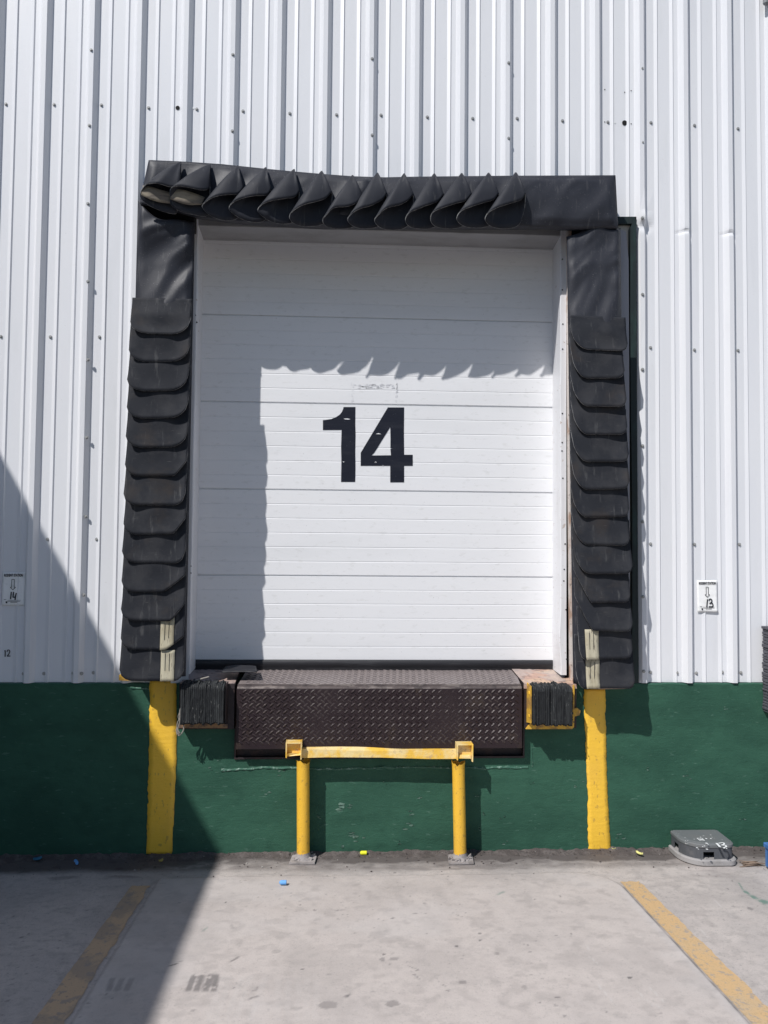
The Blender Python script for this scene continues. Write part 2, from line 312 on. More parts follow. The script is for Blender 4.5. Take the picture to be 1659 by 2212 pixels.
for k, (x, y, w, h, a) in enumerate([(130, 590, 36, 14, .55), (355, 610, 14, 6, .7), (348, 652, 10, 5, .7), (80, 466, 12, 6, .6), (515, 432, 20, 6, .5), (1060, 395, 16, 7, .6), (560, 323, 16, 6, .6), (850, 417, 14, 7, .7), (1390, 903, 12, 6, .7), (1340, 393, 9, 7, .8), (45, 968, 30, 10, .5), (640, 652, 24, 40, .5), (1310, 445, 60, 20, .22), (1640, 690, 60, 22, .25), (390, 1035, 44, 18, .5), (440, 940, 34, 12, .5), (665, 963, 10, 6, .6), (230, 612, 20, 5, .4)]):
    blob(*s4(x, y), w*.3638, h*.3638, a, .1, k+80)
def segm(a, b, wpx, amt, arr, soft=.5, sd=0, brk=0, rag=.8):
    A = G(*a); B = G(*b); w = wpx/318/2; d = (B-A); L = d.length; ux, uy = d.x/L, d.y/L
    X = GX-A.x; Y = GY-A.y; u = (X*ux+Y*uy); v = -X*uy+Y*ux
    m = sstep(w*1.3, w*soft, np.abs(v)+(vnoise(GX, GY, 60, sd)-.5)*w*rag)*sstep(-.01, .02, u)*sstep(L+.01, L-.02, u)
    if brk: m = m*sstep(brk, brk+.15, fbm(GX, GY, 22, sd+5))
    return np.maximum(arr, amt*m)
gr = vnoise(GX, GY, 75, 123)*.6+vnoise(GX, GY, 38, 124)*.4    # grit and small pits
dark = np.maximum(dark, .55*sstep(.80, .88, gr)*sstep(.35, .6, fbm(GX, GY, 1.7, 130)))
dark = np.maximum(dark, .13*sstep(.48, .72, fbm(GX, GY, 3.1, 140, 5)))
dark = np.maximum(dark, .15*sstep(.54, .72, fbm(GX, GY*1.2, 13, 150, 4)))
# tyre prints and skid marks
for k, (x0, x1) in enumerate([(672, 640), (730, 690), (785, 745)]): dark = segm(s4(x0, 840), s4(x1, 930), 10, .40, dark, .5, k, .06, .35)
for k, (x0, x1) in enumerate([(1160, 1110), (1205, 1162), (1255, 1215), (1282, 1270)]): dark = segm(s4(x0, 820), s4(x1, 930), 10.5, .66, dark, .5, k+9, .18, .4)
for k, x in enumerate([1310, 1350, 1420, 1470, 1560]): scr = segm(s4(x+20, 830), s4(x-80, 1104), 9, .16, scr, .4, k, .2)
for k, x in enumerate([215, 282, 340, 400, 150]): scr = segm(st(x+8, 930), st(x, 1214), 10, .14, scr, .3, k+20, .2)
dark = segm(s4(990, 782), s4(1090, 742), 5, .75, dark, .6, 3, .3); dark = segm(s4(1360, 755), s4(1425, 715), 4, .55, dark, .6, 5, .3)
dark = segm(s4(1450, 980), s4(1575, 936), 4, .5, dark, .6, 6, .35); dark = segm(st(590, 1062), st(630, 1032), 6, .7, dark, .6, 7, .2)
dark = segm(st(1000, 846), st(1085, 880), 2.5, .5, dark, .6, 8, .3); dark = segm(st(1050, 905), st(1085, 945), 2.5, .5, dark, .6, 9, .3); dark = segm(st(0, 1062), st(70, 1030), 4, .55, dark, .6, 2, .3)
dark = segm(st(520, 490), st(598, 480), 2.5, .45, dark, .6, 8, .2); dark = segm(st(1200, 950), st(1255, 985), 2.5, .6, dark, .6, 2, .2)
for a, b in [((900, 960), (1000, 1065)), ((740, 955), (850, 1060)), ((505, 690), (520, 730)), ((520, 765), (580, 820)), ((1410, 480), (1520, 585)), ((1230, 580), (1280, 640)), ((1320, 395), (1370, 450)), ((870, 1040), (1000, 1110)), ((820, 985), (930, 1090)), ((560, 930), (690, 1080))]:
    scr = segm(s6(*a), s6(*b), 2.2, .5, scr, .5, 4, .25)
smear = [s6(1470, 280), s6(1500, 330), s6(1545, 362), s6(1600, 390), s6(1659, 420)]
for i in range(4): grn = segm(smear[i], smear[i+1], 3+4.5*i, .8, grn, .5, 6, .12)
for q in [(1380, 540), (1205, 560)]: blob(*s4(*q), 6, 12, .25, .5, 99)
grn = segm(st(1585, 385), st(1640, 360), 5, .45, grn, .5, 6, .3); grn = segm(s4(1200, 570), s4(1235, 540), 4, .5, grn, .5, 6, .35)
# joint of the slab along the right lane line, and the hollow edge on the left
dark = np.maximum(dark, .6*sstep(.012, .004, np.abs(GX-(xbr+.004)))*sstep(ybay-.12, ybay-.25, GY)*sstep(.25, .5, fbm(GX, GY, 9, 71)))
dust = sstep(.55, .75, fbm(GX*.6, GY, 2.2, 61))*.5*soft
dust = np.maximum(dust, .5*sstep(.045, .01, np.abs(xbr-.02-GX))*sstep(ybay-.1, ybay-.3, GY)*soft)
me = bpy.data.meshes.new('ground'); ny, nx = GX.shape
co = np.stack([GX, GY, GZ], -1).reshape(-1, 3).astype(np.float32)
idx = np.arange(ny*nx).reshape(ny, nx); q = np.stack([idx[:-1, :-1], idx[:-1, 1:], idx[1:, 1:], idx[1:, :-1]], -1).reshape(-1, 4)
me.vertices.add(len(co)); me.vertices.foreach_set('co', co.ravel()); me.loops.add(q.size); me.loops.foreach_set('vertex_index', q.ravel().astype(np.int32))
me.polygons.add(len(q)); me.polygons.foreach_set('loop_start', np.arange(0, q.size, 4, dtype=np.int32)); me.polygons.foreach_set('loop_total', np.full(len(q), 4, np.int32))
me.polygons.foreach_set('use_smooth', np.ones(len(q), bool)); me.update()
for nm, arr in (('bay', soft), ('dark', dark), ('soil', soil), ('scratch', scr), ('green', grn), ('dust', dust), ('unseen_dark_yard', unseen_dark)):
    at_ = me.attributes.new(nm, 'FLOAT', 'POINT'); at_.data.foreach_set('value', arr.ravel().astype(np.float32))
me.materials.append(m_conc); ground = bpy.data.objects.new('ground', me); C.objects.link(ground)
ground['kind'] = 'structure'
def gz(x, y):                                   # ground height near a point
    i = int(np.argmin(np.abs(ys-y))); j = int(np.argmin(np.abs(xs-x))); return float(GZ[i, j])
def lane(lin, lout, y0, material, rag, sd):
    rows = []; n = 150; y1 = -4.6
    for i in range(n+1):
        Y = y0+(y1-y0)*(i/n)**1.25; a = linex(lin[0], lin[2], Y); b = linex(lout[0], lout[2], Y)
        a += rag[0]*(fnoise(Y*9, sd, 0)+.6*fnoise(Y*30, sd, 1)); b += rag[1]*(fnoise(Y*7, sd, 4)+.6*fnoise(Y*28, sd, 6))
        rows.append([(lerp(a, b, k/6), Y+.02*fnoise(k*2.3, sd, 9)*(1 if i == 0 else 0), max(gz(lerp(a, b, k/6), Y), 0)+.0035) for k in range(7)])
    mb = MB(); mb.grid(rows); return mb.build('lane_marking', material, ground, fix=True)
lane([v+Vector((-.012, 0, 0)) for v in l_in], l_out, G(300, 1915).y, m_laneold, (.016, .007), 3)['label'] = 'flaking yellow lane line, mostly in shadow'
lane([v+Vector((.014, 0, 0)) for v in r_in], r_out, G(1360, 1905).y, m_lane, (.003, .014), 8)['label'] = 'faded ochre lane line in full sun'

# loose soil against the wall (one countless mass)
mb = MB(); rows = []
for i in range(520):
    x = -2.9+i*(6.1/519); e = .075+.05*fnoise(x*1.7, 3, 0)+.035*fnoise(x*7, 5, 0)
    if at(1440, 1843, 0).x < x < at(1600, 1843, 0).x: e *= .5
    row = []
    for k in range(12):
        t = k/11; Y = -e*t-.001; h = .024*(1-t)**1.3*(.55+.6*fnoise(x*6, Y*9, 2))+.010*fnoise(x*30, Y*30, 7)*(1-t)
        row.append((x, Y, gz(x, Y)+max(h, -.002)+.0015*(1-t)))
    rows.append(row)
mb.grid(rows)
for k in range(620):
    x = random.uniform(-2.9, 3.1); Y = -abs(random.gauss(.0, .12))-.008; r = random.choice([.002, .003, .003, .004, .007]); z = gz(x, Y)+r*.5+(.012 if Y > -.07 else 0)
    vs = [(x+r*random.uniform(.6, 1.3)*a, Y+r*random.uniform(.6, 1.2)*b, z+r*.7*c) for a, b, c in ((1, 0, 0), (-1, 0, 0), (0, 1, 0), (0, -1, 0), (0, 0, 1), (0, 0, -1))]
    mb.add(vs, [(0, 2, 4), (2, 1, 4), (1, 3, 4), (3, 0, 4), (2, 0, 5), (1, 2, 5), (3, 1, 5), (0, 3, 5)], 1 if random.random() < .07 else 0)
so_ = mb.build('dirt', [m_soil, m_stone]); so_['kind'] = 'stuff'

# ------------------------------------------------------------------ warehouse
wh = thing('warehouse', (0, .3, 0), 'white corrugated warehouse front on a green painted concrete base around the dock door', 'building')
# cladding with an opening for the dock
RIB0 = at(102.5, 0, YB-.036).x
prof = [(0, -.036), (.025, 0), (.081, 0), (.083, -.0005), (.104, -.0085), (.110, 0), (.190, 0), (.192, -.0005), (.212, -.0085), (.218, 0), (.250, 0), (.276, -.036), (.3048, -.036)]
xo_l, xo_r = xjl+.02, at(1375.5, 960, YB).x
zo = at(1360, 469, YB).z; ZTOP = 6.4
cuts = [xo_l, xo_r]
px = []
PITCH = .3048*(4.984+YB-.036)/4.984
prof = [(u*PITCH/.3048, y) for u, y in prof]
k0 = int((XL-RIB0)/PITCH)-1
for k in range(k0, k0+40):
    for u, y in prof[:-1]: px.append((RIB0+k*PITCH+u, y))
px = [p for p in px if XL < p[0] < XR]
def prof_y(x):
    u = (x-RIB0) % PITCH; return interp(u, prof)
px = sorted(px+[(c, prof_y(c)) for c in cuts])
dents = [(at(1476, 503, YB).x, at(1476, 503, YB).z, .030, .013, .013), (at(1572, 507, YB).x, at(1572, 507, YB).z, .030, .013, .013), (at(1384, 492, YB).x, at(1384, 492, YB).z, .05, .03, .016), (at(1390, 470, YB).x, at(1390, 470, YB).z, .03, .05, -.012), (at(1382, 900, YB).x, at(1382, 900, YB).z, .02, .5, .010)]
def sheet_y(x, y, z):
    d = 0
    for cx, cz, sx, sz, a in dents:
        e = ((x-cx)/sx)**2+((z-cz)/sz)**2
        if e < 9: d += a*math.exp(-e)
    return YB+y+d+.0022*fnoise(x*.9, z*.6, 4)
zl = sorted(set([round(ZP+i*.22, 3) for i in range(0, 26) if ZP+i*.22 < ZTOP-.1]+[ZTOP, zo]+[round(at(1476, 505, YB).z+d, 4) for d in np.arange(-.14, .15, .011)]))
mb = MB()
def sheet(xa, xb, za, zb):
    pp = [p for p in px if xa-1e-6 <= p[0] <= xb+1e-6]; zz = [z for z in zl if za-1e-6 <= z <= zb+1e-6]
    mb.grid([[(x, sheet_y(x, y, z)+(.004*fnoise(x*3, 1, 8) if z == ZP else 0), z+(.004+.004*fnoise(x*4, 2, 3) if z == ZP else 0)) for z in zz] for x, y in pp], smooth=False)
sheet(XL, xo_l, ZP, ZTOP); sheet(xo_l, xo_r, zo, ZTOP); sheet(xo_r, XR, ZP, ZTOP)
# lap seams: the overlapping sheet edge beside every third rib
clad = mb.build('cladding', m_sheet, wh, solid=.0012)
scr_px = [(13, 225), (117, 226), (219, 227), (321, 233), (425, 236), (525, 240), (626, 245), (727, 248), (823, 249), (923, 253), (1021, 256), (1117, 256), (1215, 261), (1313, 264), (1406, 265), (1500, 271), (1594, 278),
          (197, 108), (193, 271), (190, 440), (190, 608), (190, 777), (187, 945), (185, 1116), (181, 1285), (503, 118), (502, 283), (804, 127), (804, 292), (1099, 136), (1099, 299), (1387, 148), (1388, 308), (1388, 471), (1388, 636), (1388, 798), (1388, 963), (1388, 1127), (1389, 1289), (1390.5, 1450),
          (2, 727), (109, 728), (215, 728), (1405, 751), (1500, 756), (1594, 757), (103, 1165), (209, 1165), (1405, 1175), (1500, 1176), (1597, 1176), (51, 1455), (95, 1455), (158, 1454), (176, 1455), (202, 1453), (1405, 1452), (1462, 1453), (1504, 1454), (1560, 1452), (1600, 1453)]
def screw_mb(p, r=.0075):
    s = MB(); s.tube([p+Vector((0, .004, 0)), p+Vector((0, -.002, 0))], r*1.5, 10, 0); s.tube([p+Vector((0, -.002, 0)), p+Vector((0, -.009, 0))], [r, r*.85], 6, 0, smooth=False); return s
for x, y in scr_px:
    p = at(x, y, YB); yy = sheet_y(p.x, prof_y(p.x), p.z); p = at(x, y, yy-.001); screw_mb(p).build('screw', m_screw, clad)
def hole(x, y, r, mi=m_dark):
    p = at(x, y, YB); p.y = sheet_y(p.x, prof_y(p.x), p.z)-.0035
    s = MB(); s.poly([[p+Vector((r*(1+.25*fnoise(a, x, 0))*math.cos(a*.5236), 0, r*(1+.25*fnoise(a, x, 2))*math.sin(a*.5236))) for a in range(12)]]); s.build('hole', mi, clad)
hole(384, 233.5, .014); hole(1349, 266, .018); hole(417, 234, .007, m_white); hole(1328, 265, .006, m_white)
for x, y in [(1306, 194), (1349, 200), (1363, 196.5), (1306, 264), (1363, 268)]: hole(x, y, .004)
# concrete base wall, in three pieces round the leveler pit
zpit = at(820, 1637, 0).z; xpl, xpr = at(507, 1560, 0).x, at(1133, 1560, 0).x
dw = MB()
def slab(x0, x1, z0, z1, n=0):
    m = max(2, int((x1-x0)/.03)); top = z1 == ZP
    T = [z1+(.006*fnoise(lerp(x0, x1, i/m)*9, 0, 5) if top else 0) for i in range(m+1)]
    X = [lerp(x0, x1, i/m) for i in range(m+1)]
    dw.grid([[(X[i], 0, z0), (X[i], 0, T[i]-.006), (X[i], .006, T[i]), (X[i], .5, T[i])] for i in range(m+1)], smooth=False)
slab(XL, xpl, -.1, ZP); slab(xpr, XR, -.1, ZP); slab(xpl, xpr, -.1, zpit)
dw.box((xpl-.02, .02, zpit-.02), (xpl, .49, ZP-.02)); dw.box((xpr, .02, zpit-.02), (xpr+.02, .49, ZP-.02)); dw.box((xpl, .44, zpit-.1), (xpr, .49, 1.02))
# a few paint chips standing off the wall
for x, y, w in [(735, 1742, 30), (762, 1742, 16), (885, 1785, 22), (758, 1806, 26), (776, 1815, 26), (858, 1818, 14), (744, 1827, 14), (885, 1755, 16), (665, 1825, 14), (1030, 1720, 10), (610, 1670, 16), (690, 1764, 12), (1042, 1756, 10), (1605, 1770, 16), (1340, 1805, 18), (1245, 1700, 9), (1485, 1680, 14), (1400, 1660, 10), (580, 1715, 14), (455, 1660, 10), (470, 1640, 8), (440, 1815, 4), (1568, 1530, 9), (1265, 1690, 10), (1150, 1690, 9), (1085, 1765, 12), (1040, 1790, 10), (905, 1720, 12), (830, 1690, 9), (1090, 1820, 12)]:
    for k in range(3):
        p = at(x+random.uniform(-.5, .5)*w, y+random.uniform(-.35, .35)*w, 0); r = w/318*.28*random.uniform(.5, 1)
        pts = [p+Vector((r*random.uniform(.7, 1.5)*math.cos(a*1.05), -.002-.006*random.random()*(math.sin(a*1.05) > 0), r*.45*random.uniform(.5, 1.2)*math.sin(a*1.05))) for a in range(6)]
        dw.add(pts, [(0, 1, 2, 3, 4, 5)], 1)
base = dw.build('base_wall', [m_green, mat('chipped_paint', (.12, .22, .17), .5, spots=[(40, I, (.2, .3, .25), .5, .65, .8)])], wh)
# chipped cement ridge left by the old pit edge
mb = MB()
def ridge(pts, w, sd):
    n = 170; L = [0]
    for i in range(1, len(pts)): L.append(L[-1]+math.dist(pts[i], pts[i-1]))
    rows = []
    for i in range(n+1):
        s = L[-1]*i/n; x = np.interp(s, L, [p[0] for p in pts]); y = np.interp(s, L, [p[1] for p in pts])
        p = at(x, y, 0); p.z += .006*fnoise(p.x*14, p.z*14, sd); a = w*(.55+.8*abs(fnoise(p.x*17, p.z*17, sd+2)))
        d = Vector((0, 0, 1)) if abs(pts[1][0]-pts[0][0]) > abs(pts[1][1]-pts[0][1]) else Vector((1, 0, 0))
        b = .0035+.008*abs(fnoise(p.x*23, p.z*23, sd+5))
        rows.append([p-d*a+Vector((0, .002, 0)), p-d*a*.3+Vector((0, -b, 0)), p+d*a*.3+Vector((0, -b*.9, 0)), p+d*a+Vector((0, .002, 0))])
    mb.grid(rows, smooth=False)
ridge([(478, 1664), (560, 1659), (640, 1660), (720, 1661), (850, 1657), (960, 1658), (1060, 1659), (1140, 1658)], .014, 1); ridge([(1148, 1612), (1150, 1655)], .007, 4); ridge([(282, 1485), (325, 1488)], .012, 9)
mb.build('cement_ridge', mat('chipped_green_ridge', (.045, .13, .09), .45, spots=[(30, I, (.24, .36, .30), .56, .66, .8)], bump=[(70, I, .7, .006)]), base)
# painted yellow stripes on the base wall
def stripe(pl, pr, y0, y1, m, sd):
    n = 60; rows = []
    for i in range(n+1):
        y = lerp(y0, y1, i/n); a = at(interp(y, pl), y, 0); b = at(interp(y, pr), y, 0)
        a.x += .007*fnoise(a.z*13, sd, 0)+.006*fnoise(a.z*40, sd, 1); b.x += .006*fnoise(a.z*11, sd, 3)+.005*fnoise(a.z*45, sd, 4)
        rows.append([Vector((lerp(a.x, b.x, k/5), -.0035-.0015*math.sin(math.pi*k/5), a.z)) for k in range(6)])
    s = MB(); s.grid(rows); o = s.build('yellow_stripe', m, base, solid=.003); return o
m_stripe = mat('yellow_stripe_paint', (.93, .56, .05), .5, spots=[(4, (1, 1, .6), (.84, .50, .07), .45, .75, .6), (45, (1, 1, .5), (.45, .27, .06), .69, .75, .6)], bump=[(40, (.5, 1, 1.2), .5, .006), (12, I, .3, .008)])
stripe([(1473, 324), (1600, 323), (1660, 321), (1750, 319), (1845, 316.5)], [(1473, 381), (1600, 382), (1700, 379), (1845, 371.5)], 1470, 1844, m_stripe, 2)
stripe([(1490, 1261), (1550, 1262), (1640, 1266), (1720, 1269), (1838, 1270)], [(1490, 1307), (1560, 1308), (1700, 1311), (1838, 1319)], 1489, 1837, m_stripe, 5)
# dock door: sections with pressed grooves
secs = [ZDB]+[at(820, y, YD).z for y in (1244.5, 1060, 873.5, 688)]; secs.append(secs[-1]+(secs[-1]-secs[-2])*.995); secs = [s for s in secs]
profz = []
for i in range(len(secs)-1):
    a, b = secs[i], secs[i+1]; h = (b-a)/6
    profz += [(a, .012), (a+.003, .012), (a+.006, 0)]
    for k in range(1, 6): profz += [(a+k*h-.0062, 0), (a+k*h-.0004, .0024), (a+k*h+.0012, .0022), (a+k*h+.0018, 0)]
    profz += [(b-.006, 0), (b-.003, .012)]
profz.append((secs[-1], .012))
mb = MB(); xn = 12
mb.grid([[(lerp(xdl-.05, xdr+.05, i/xn), YD+d+.0012*fnoise(i*.7, z*1.1, 3), z) for z, d in profz] for i in range(xn+1)], smooth=False)
mb.box((xdl-.04, YD+.02, ZDB), (xdr+.04, YD+.05, secs[-1]))
# ghost of an old sticker above the number
rs = lambda x, y: at(421.9+x*.3307+0, 713.2+y*.3307, YD-.0025)
s5 = lambda x, y: at(384+x*.3307, 713.2+y*.3307, YD-.002)
for k in range(46):
    x = random.uniform(1150, 1410); y = random.uniform(352, 378); w = random.uniform(5, 16); h = random.uniform(2, 5)
    mb.poly([[s5(x-w, y-h*random.random()), s5(x+w, y-h), s5(x+w*.8, y+h), s5(x-w*.7, y+h*random.random())]], 1)
for k in range(30):
    x = random.choice([1140, 1430])+random.uniform(-7, 7); y = random.uniform(345, 470); w = random.uniform(1.5, 5); h = random.uniform(3, 9)
    mb.poly([[s5(x-w, y-h*random.random()), s5(x+w, y-h), s5(x+w*.8, y+h), s5(x-w*.7, y+h*random.random())]], 1)
door = mb.build('dock_door', [m_door, mat('sticker_residue', (.76, .765, .785), .7)], wh)
c7 = lambda x, y: at(647.3+x*.17195, 844.8+y*.17195, YD-.0025)
one = [(552, 200), (700, 200), (698, 420), (702, 560), (698, 760), (701, 960), (697, 1140), (520, 1140), (524, 880), (520, 700), (527, 488), (292, 488), (292, 365), (330, 362), (400, 350), (460, 325), (505, 295), (530, 262), (546, 225)]
fo = [(1108, 205), (1312, 205), (1309, 520), (1312, 800), (1420, 800), (1420, 938), (1312, 938), (1312, 1145), (1138, 1145), (1138, 938), (767, 938), (767, 775)]
fi = [(1138, 450), (1141, 600), (1140, 715), (1180, 720), (1140, 727), (1147, 806), (903, 809), (940, 770)]
mb = MB(); mb.prism([[c7(*p) for p in one]], (0, .0018, 0)); mb.prism([[c7(*p) for p in fo], [c7(*p) for p in fi]], (0, .0018, 0))
for ch in ([(552, 346), (600, 344), (640, 353), (610, 358), (570, 356)], [(955, 540), (990, 528), (1026, 542), (990, 541)], [(938, 898), (955, 885), (972, 900), (955, 894)], [(1040, 938), (1046, 928), (1052, 938)], [(540, 884), (565, 888), (548, 896)]):
    mb.poly([[c7(*p)+Vector((0, -.0012, 0)) for p in ch]], 1)
mb.build('door_number', [m_inkdoor, m_door], door, fix=False)
mb = MB()                                       # rubber bottom seal of the door
a = at(820, 1449, YD).z
rows = []
for i in range(41):
    x = lerp(xdl-.02, xdr+.01, i/40); zb = a-.006+.005*fnoise(x*4, 0, 0)
    rows.append([(x, YD-.004, ZDB+.006), (x, YD-.012, ZDB-.004), (x, YD-.014-.003*fnoise(x*5, 1, 0), lerp(ZDB, zb, .45)), (x, YD-.006, lerp(ZDB, zb, .55)), (x, YD-.016, zb+.008), (x, YD-.004, zb-.004), (x, YD+.02, zb-.004)])
mb.grid(rows); mb.build('bottom_seal', m_black, door)
mb = MB(); mb.box((xdl-.1, YD+.05, .98), (xdr+.1, YD+.26, a+.05)); mb.build('dark_gap', m_dark, wh)
# jambs and lintel
for side in (0, 1):
    mb = MB(); zt = zo+.05
    if side == 0: xo, xi = xjl-.03, xdl; zb = at(410, 1456, YF).z
    else: xo, xi = xjr+.002, xdr; zb = at(1213, 1458, YF).z
    n = 60; rows = []
    for i in range(n+1):
        z = lerp(zb, zt, i/n); sgn = 1 if side else -1
        w = .006*fnoise(z*2.1, side, 0)+.004*fnoise(z*6, side, 3)
        if side: w -= .018*math.exp(-((z-1.36)/.10)**2)+.008*math.exp(-((z-3.0)/.12)**2)
        xc = xi-sgn*.012+w*sgn*.6
        rows.append([(xi, YD+.03, z), (xi+w*.2, YD-.005, z), (lerp(xi, xc, .9), YF+.012, z), (xc, YF+.002, z), (xc+sgn*.004, YF-.002, z), (xo, YF-.002+.002*fnoise(z*3, 5, side), z), (xo, YF+.04, z)])
    mb.grid(rows, smooth=False); jb = mb.build('door_jamb', m_jamb, wh, solid=.003)
    hs = [(1215, 560), (1215, 626), (1216, 700), (1215.5, 754), (1215, 893), (1214.5, 956), (1214, 974), (1216, 1033), (1221, 1175), (1219, 1230), (1218, 1255), (1223, 1317), (1224, 1424)] if side else [(422, 681), (414, 995), (414, 1010), (406, 1325), (412, 1223), (412, 1238), (425, 696)]
    for x, y in hs:
        p = at(x, y, YF-.006); s = MB(); s.tube([p, p+Vector((0, .005, 0))], .0048, 8); s.build('bolt', m_dark, jb)
mb = MB(); zl0 = at(820, 499, YF).z
mb.box((xdl-.06, YF, zl0), (xdr+.06, YD+.06, zl0+.26), bev=.004); mb.box((xdl+.002, YD-.03, at(820, 513, YD).z), (xdr-.002, YD-.006, zl0-.002)); mb.build('door_lintel', m_lintel, wh)
# chipped edge strip, grey backing board, cream packing and the green steel frame right of the seal
mb = MB(); n = 40; rows = []
for i in range(n+1):
    z = lerp(at(1238, 1470, 0).z, zo+.02, i/n); x0 = at(interp(H0/2, [(0, 1225)]), 960, .03).x
    xs0 = lerp(at(1233, 1466, .02).x, at(1224, 520, .02).x, i/n)
    rows.append([(xs0, .06, z), (xs0, .02, z), (xs0+.032+.003*fnoise(z*7, 1, 0), .02, z), (xs0+.034, .07, z)])
mb.grid(rows, smooth=False); mb.build('edge_strip', m_rustjamb, wh)
def bar(name, pts, y0, y1, m):
    s = MB(); s.prism([[at(x, y, y0) for x, y in pts]], (0, y1-y0, 0)); return s.build(name, m, wh)
bar('backing_board', [(1330, 1478), (1361, 1478), (1360, 1000), (1358, 560), (1352, 500), (1330, 492)], -.035, -.005, m_grey)
bar('packing_board', [(1330, 1475), (1368, 1475), (1366, 486), (1330, 486)], .01, .05, m_cream)
bar('frame_post', [(1366, 1476), (1380, 1476), (1377, 1100), (1375, 700), (1374, 500), (1376, 474), (1369, 476), (1362, 492), (1361.5, 700), (1363, 900), (1366, 1100)], -.030, .03, m_greensteel)
bar('frame_angle', [(1325, 483), (1372, 483), (1373, 468), (1325, 468)], -.022, .05, m_greensteel)
s = MB(); s.box((xjr+.004, .085, ZP-.05), (xo_r+.03, .10, zo+.12)); s.build('gap_shade_sheet', m_dark, wh)  # dark sheet added to close the gap, its colour stands for shade
# pink primed concrete ends under the seals
bar('seal_ledge', [(1238, 1468), (1262, 1487), (1300, 1489), (1352, 1488), (1362, 1484), (1362, 1470)], -.05, .0, m_pink)
bar('seal_ledge', [(257, 1470), (295, 1471), (296, 1464), (257, 1458)], -.03, .0, m_dirtyyellow)
# dock sills: sloping slab ends left and right of the leveler, with a steel edge
for side in (0, 1):
    if side == 0:
        b0, b1 = at(410, 1445, YD), at(519, 1446, YD); f0, f1 = at(388, 1477, -.075), at(507, 1478, -.075)
    else:
        b0, b1 = at(1104, 1444, YD), at(1224, 1446, YD); f0, f1 = at(1132, 1477, -.075), at(1245, 1478, -.075)
    zb = at(820, 1574, -.075).z; mb = MB()
    nx_ = 16; ny_ = 8; rows = []
    for i in range(nx_+1):
        rows.append([(lerp(b0, b1, i/nx_)*(1-j/ny_)+lerp(f0, f1, i/nx_)*(j/ny_))+Vector((0, 0, .004*fnoise(i*.9, j*.7, side*5))) for j in range(ny_+1)])
    mb.grid(rows, 0, False)
    q0, q1 = rows[0][-1], rows[-1][-1]
    mb.hexa([Vector((f0.x, f0.y, zb)), Vector((f1.x, f1.y, zb)), q1-Vector((0, -.001, .003)), q0-Vector((0, -.001, .003)), Vector((f0.x, .0, zb)), Vector((f1.x, .0, zb)), Vector((f1.x, .0, q1.z-.01)), Vector((f0.x, .0, q0.z-.01))], 1)
    xs_ = (f1.x, f1.x+.004) if side == 0 else (f0.x-.004, f0.x)
    sx0 = [b1, f1] if side == 0 else [b0, f0]
    e = .012 if side == 0 else -.012
    mb.add([sx0[0]+Vector((0, 0, .002)), sx0[1]+Vector((0, -.003, .002)), Vector((sx0[1].x, sx0[1].y-.003, zb)), Vector((sx0[0].x, .2, zb))], [(0, 1, 2, 3)], 2)
    # steel nosing along the front edge
    mb.box((min(f0.x, f1.x), f0.y-.004, f0.z-.030), (max(f0.x, f1.x), f0.y+.01, f0.z-.001), 0 if side else 2, jit=.001)
    mb.build('dock_sill', [m_pink if side else m_sillgrey, m_browndark, m_browndark], wh)

# ------------------------------------------------------------------ dock seal
PH, PS = .20, .165                               # how far head pad and side pads stand off the wall
ds = thing('dock_seal', (at(820, 1475, 0).x, 0, ZP), 'black vinyl dock seal of shingled rubber flaps framing the white door', 'dock seal')
def wrinkle(x, z, sd, amp):                     # soft diagonal folds of slack cloth
    u, v = x*.75+z*.66, x*.66-z*.75; w_ = .12*fnoise(u*2.2, v*2.2, sd+2)
    a = fnoise(u*2.2, (v+w_)*7.5, sd); b = fnoise(u*4, (v+w_)*15, sd+4)
    return amp*(.8*a+.35*max(0, 1-abs(b)*3.2)*max(0, a+.3)+.7*fnoise(x*2.6, z*2.6, sd+9))
# head pad
topc = [(296, 346), (322, 343.5), (400, 347), (480, 352.5), (560, 361), (620, 367), (700, 374), (760, 378.5), (830, 381), (900, 379.5), (1000, 378.5), (1100, 377.5), (1331, 376.5)]
botc = [(296, 436), (420, 464), (520, 474), (700, 481), (1100, 482), (1160, 488), (1250, 492), (1337, 490)]
nx_, nz_ = 170, 22; rows = []
for i in range(nx_+1):
    t = i/nx_; row = []
    xt_, xb_ = lerp(320, 1331, t), lerp(300, 1337, t); pt = at(xt_, interp(xt_, topc), -PH); pb = at(xb_, interp(xb_, botc), -PH)
    row.append(Vector((pt.x, -.005, pt.z+.0)))
    row.append(Vector((pt.x, -PH+.022, pt.z)))
    for j in range(nz_+1):
        p = pt.lerp(pb, j/nz_); ed = min(1, j/3, (nz_-j)/3)*min(1, i/3, (nx_-i)/3)
        amp = .02 if t > .55 else .026
        p.y = -PH-wrinkle(p.x, p.z, 3, amp)*ed+.012*(1-ed)-(.018*math.sin(math.pi*j/nz_)*ed)
        row.append(p)
    row.append(Vector((pb.x, -PH+.03, pb.z+.0))); row.append(Vector((pb.x, -.005, at(xb_, interp(xb_, botc)+interp(xb_, [(300, 8), (700, 15), (1100, 15), (1180, 7)]), -.005).z)))
    rows.append(row)
mb = MB(); mb.grid(rows); mb.f.append(tuple(range(len(rows[0])))); mb.mi.append(0); mb.sm.append(False)
o_ = nx_*len(rows[0]); mb.f.append(tuple(o_+k for k in range(len(rows[0])))); mb.mi.append(0); mb.sm.append(False)
mb.build('head_pad', m_vinyl, ds)
s = MB(); a_, b_ = at(308, 500, -.05), at(424, 425, -.05); s.box((a_.x, -.10, a_.z), (b_.x, -.03, b_.z)); s.build('gap_shade_filler', m_dark, ds)  # black box added for the shade in the gap between the pads
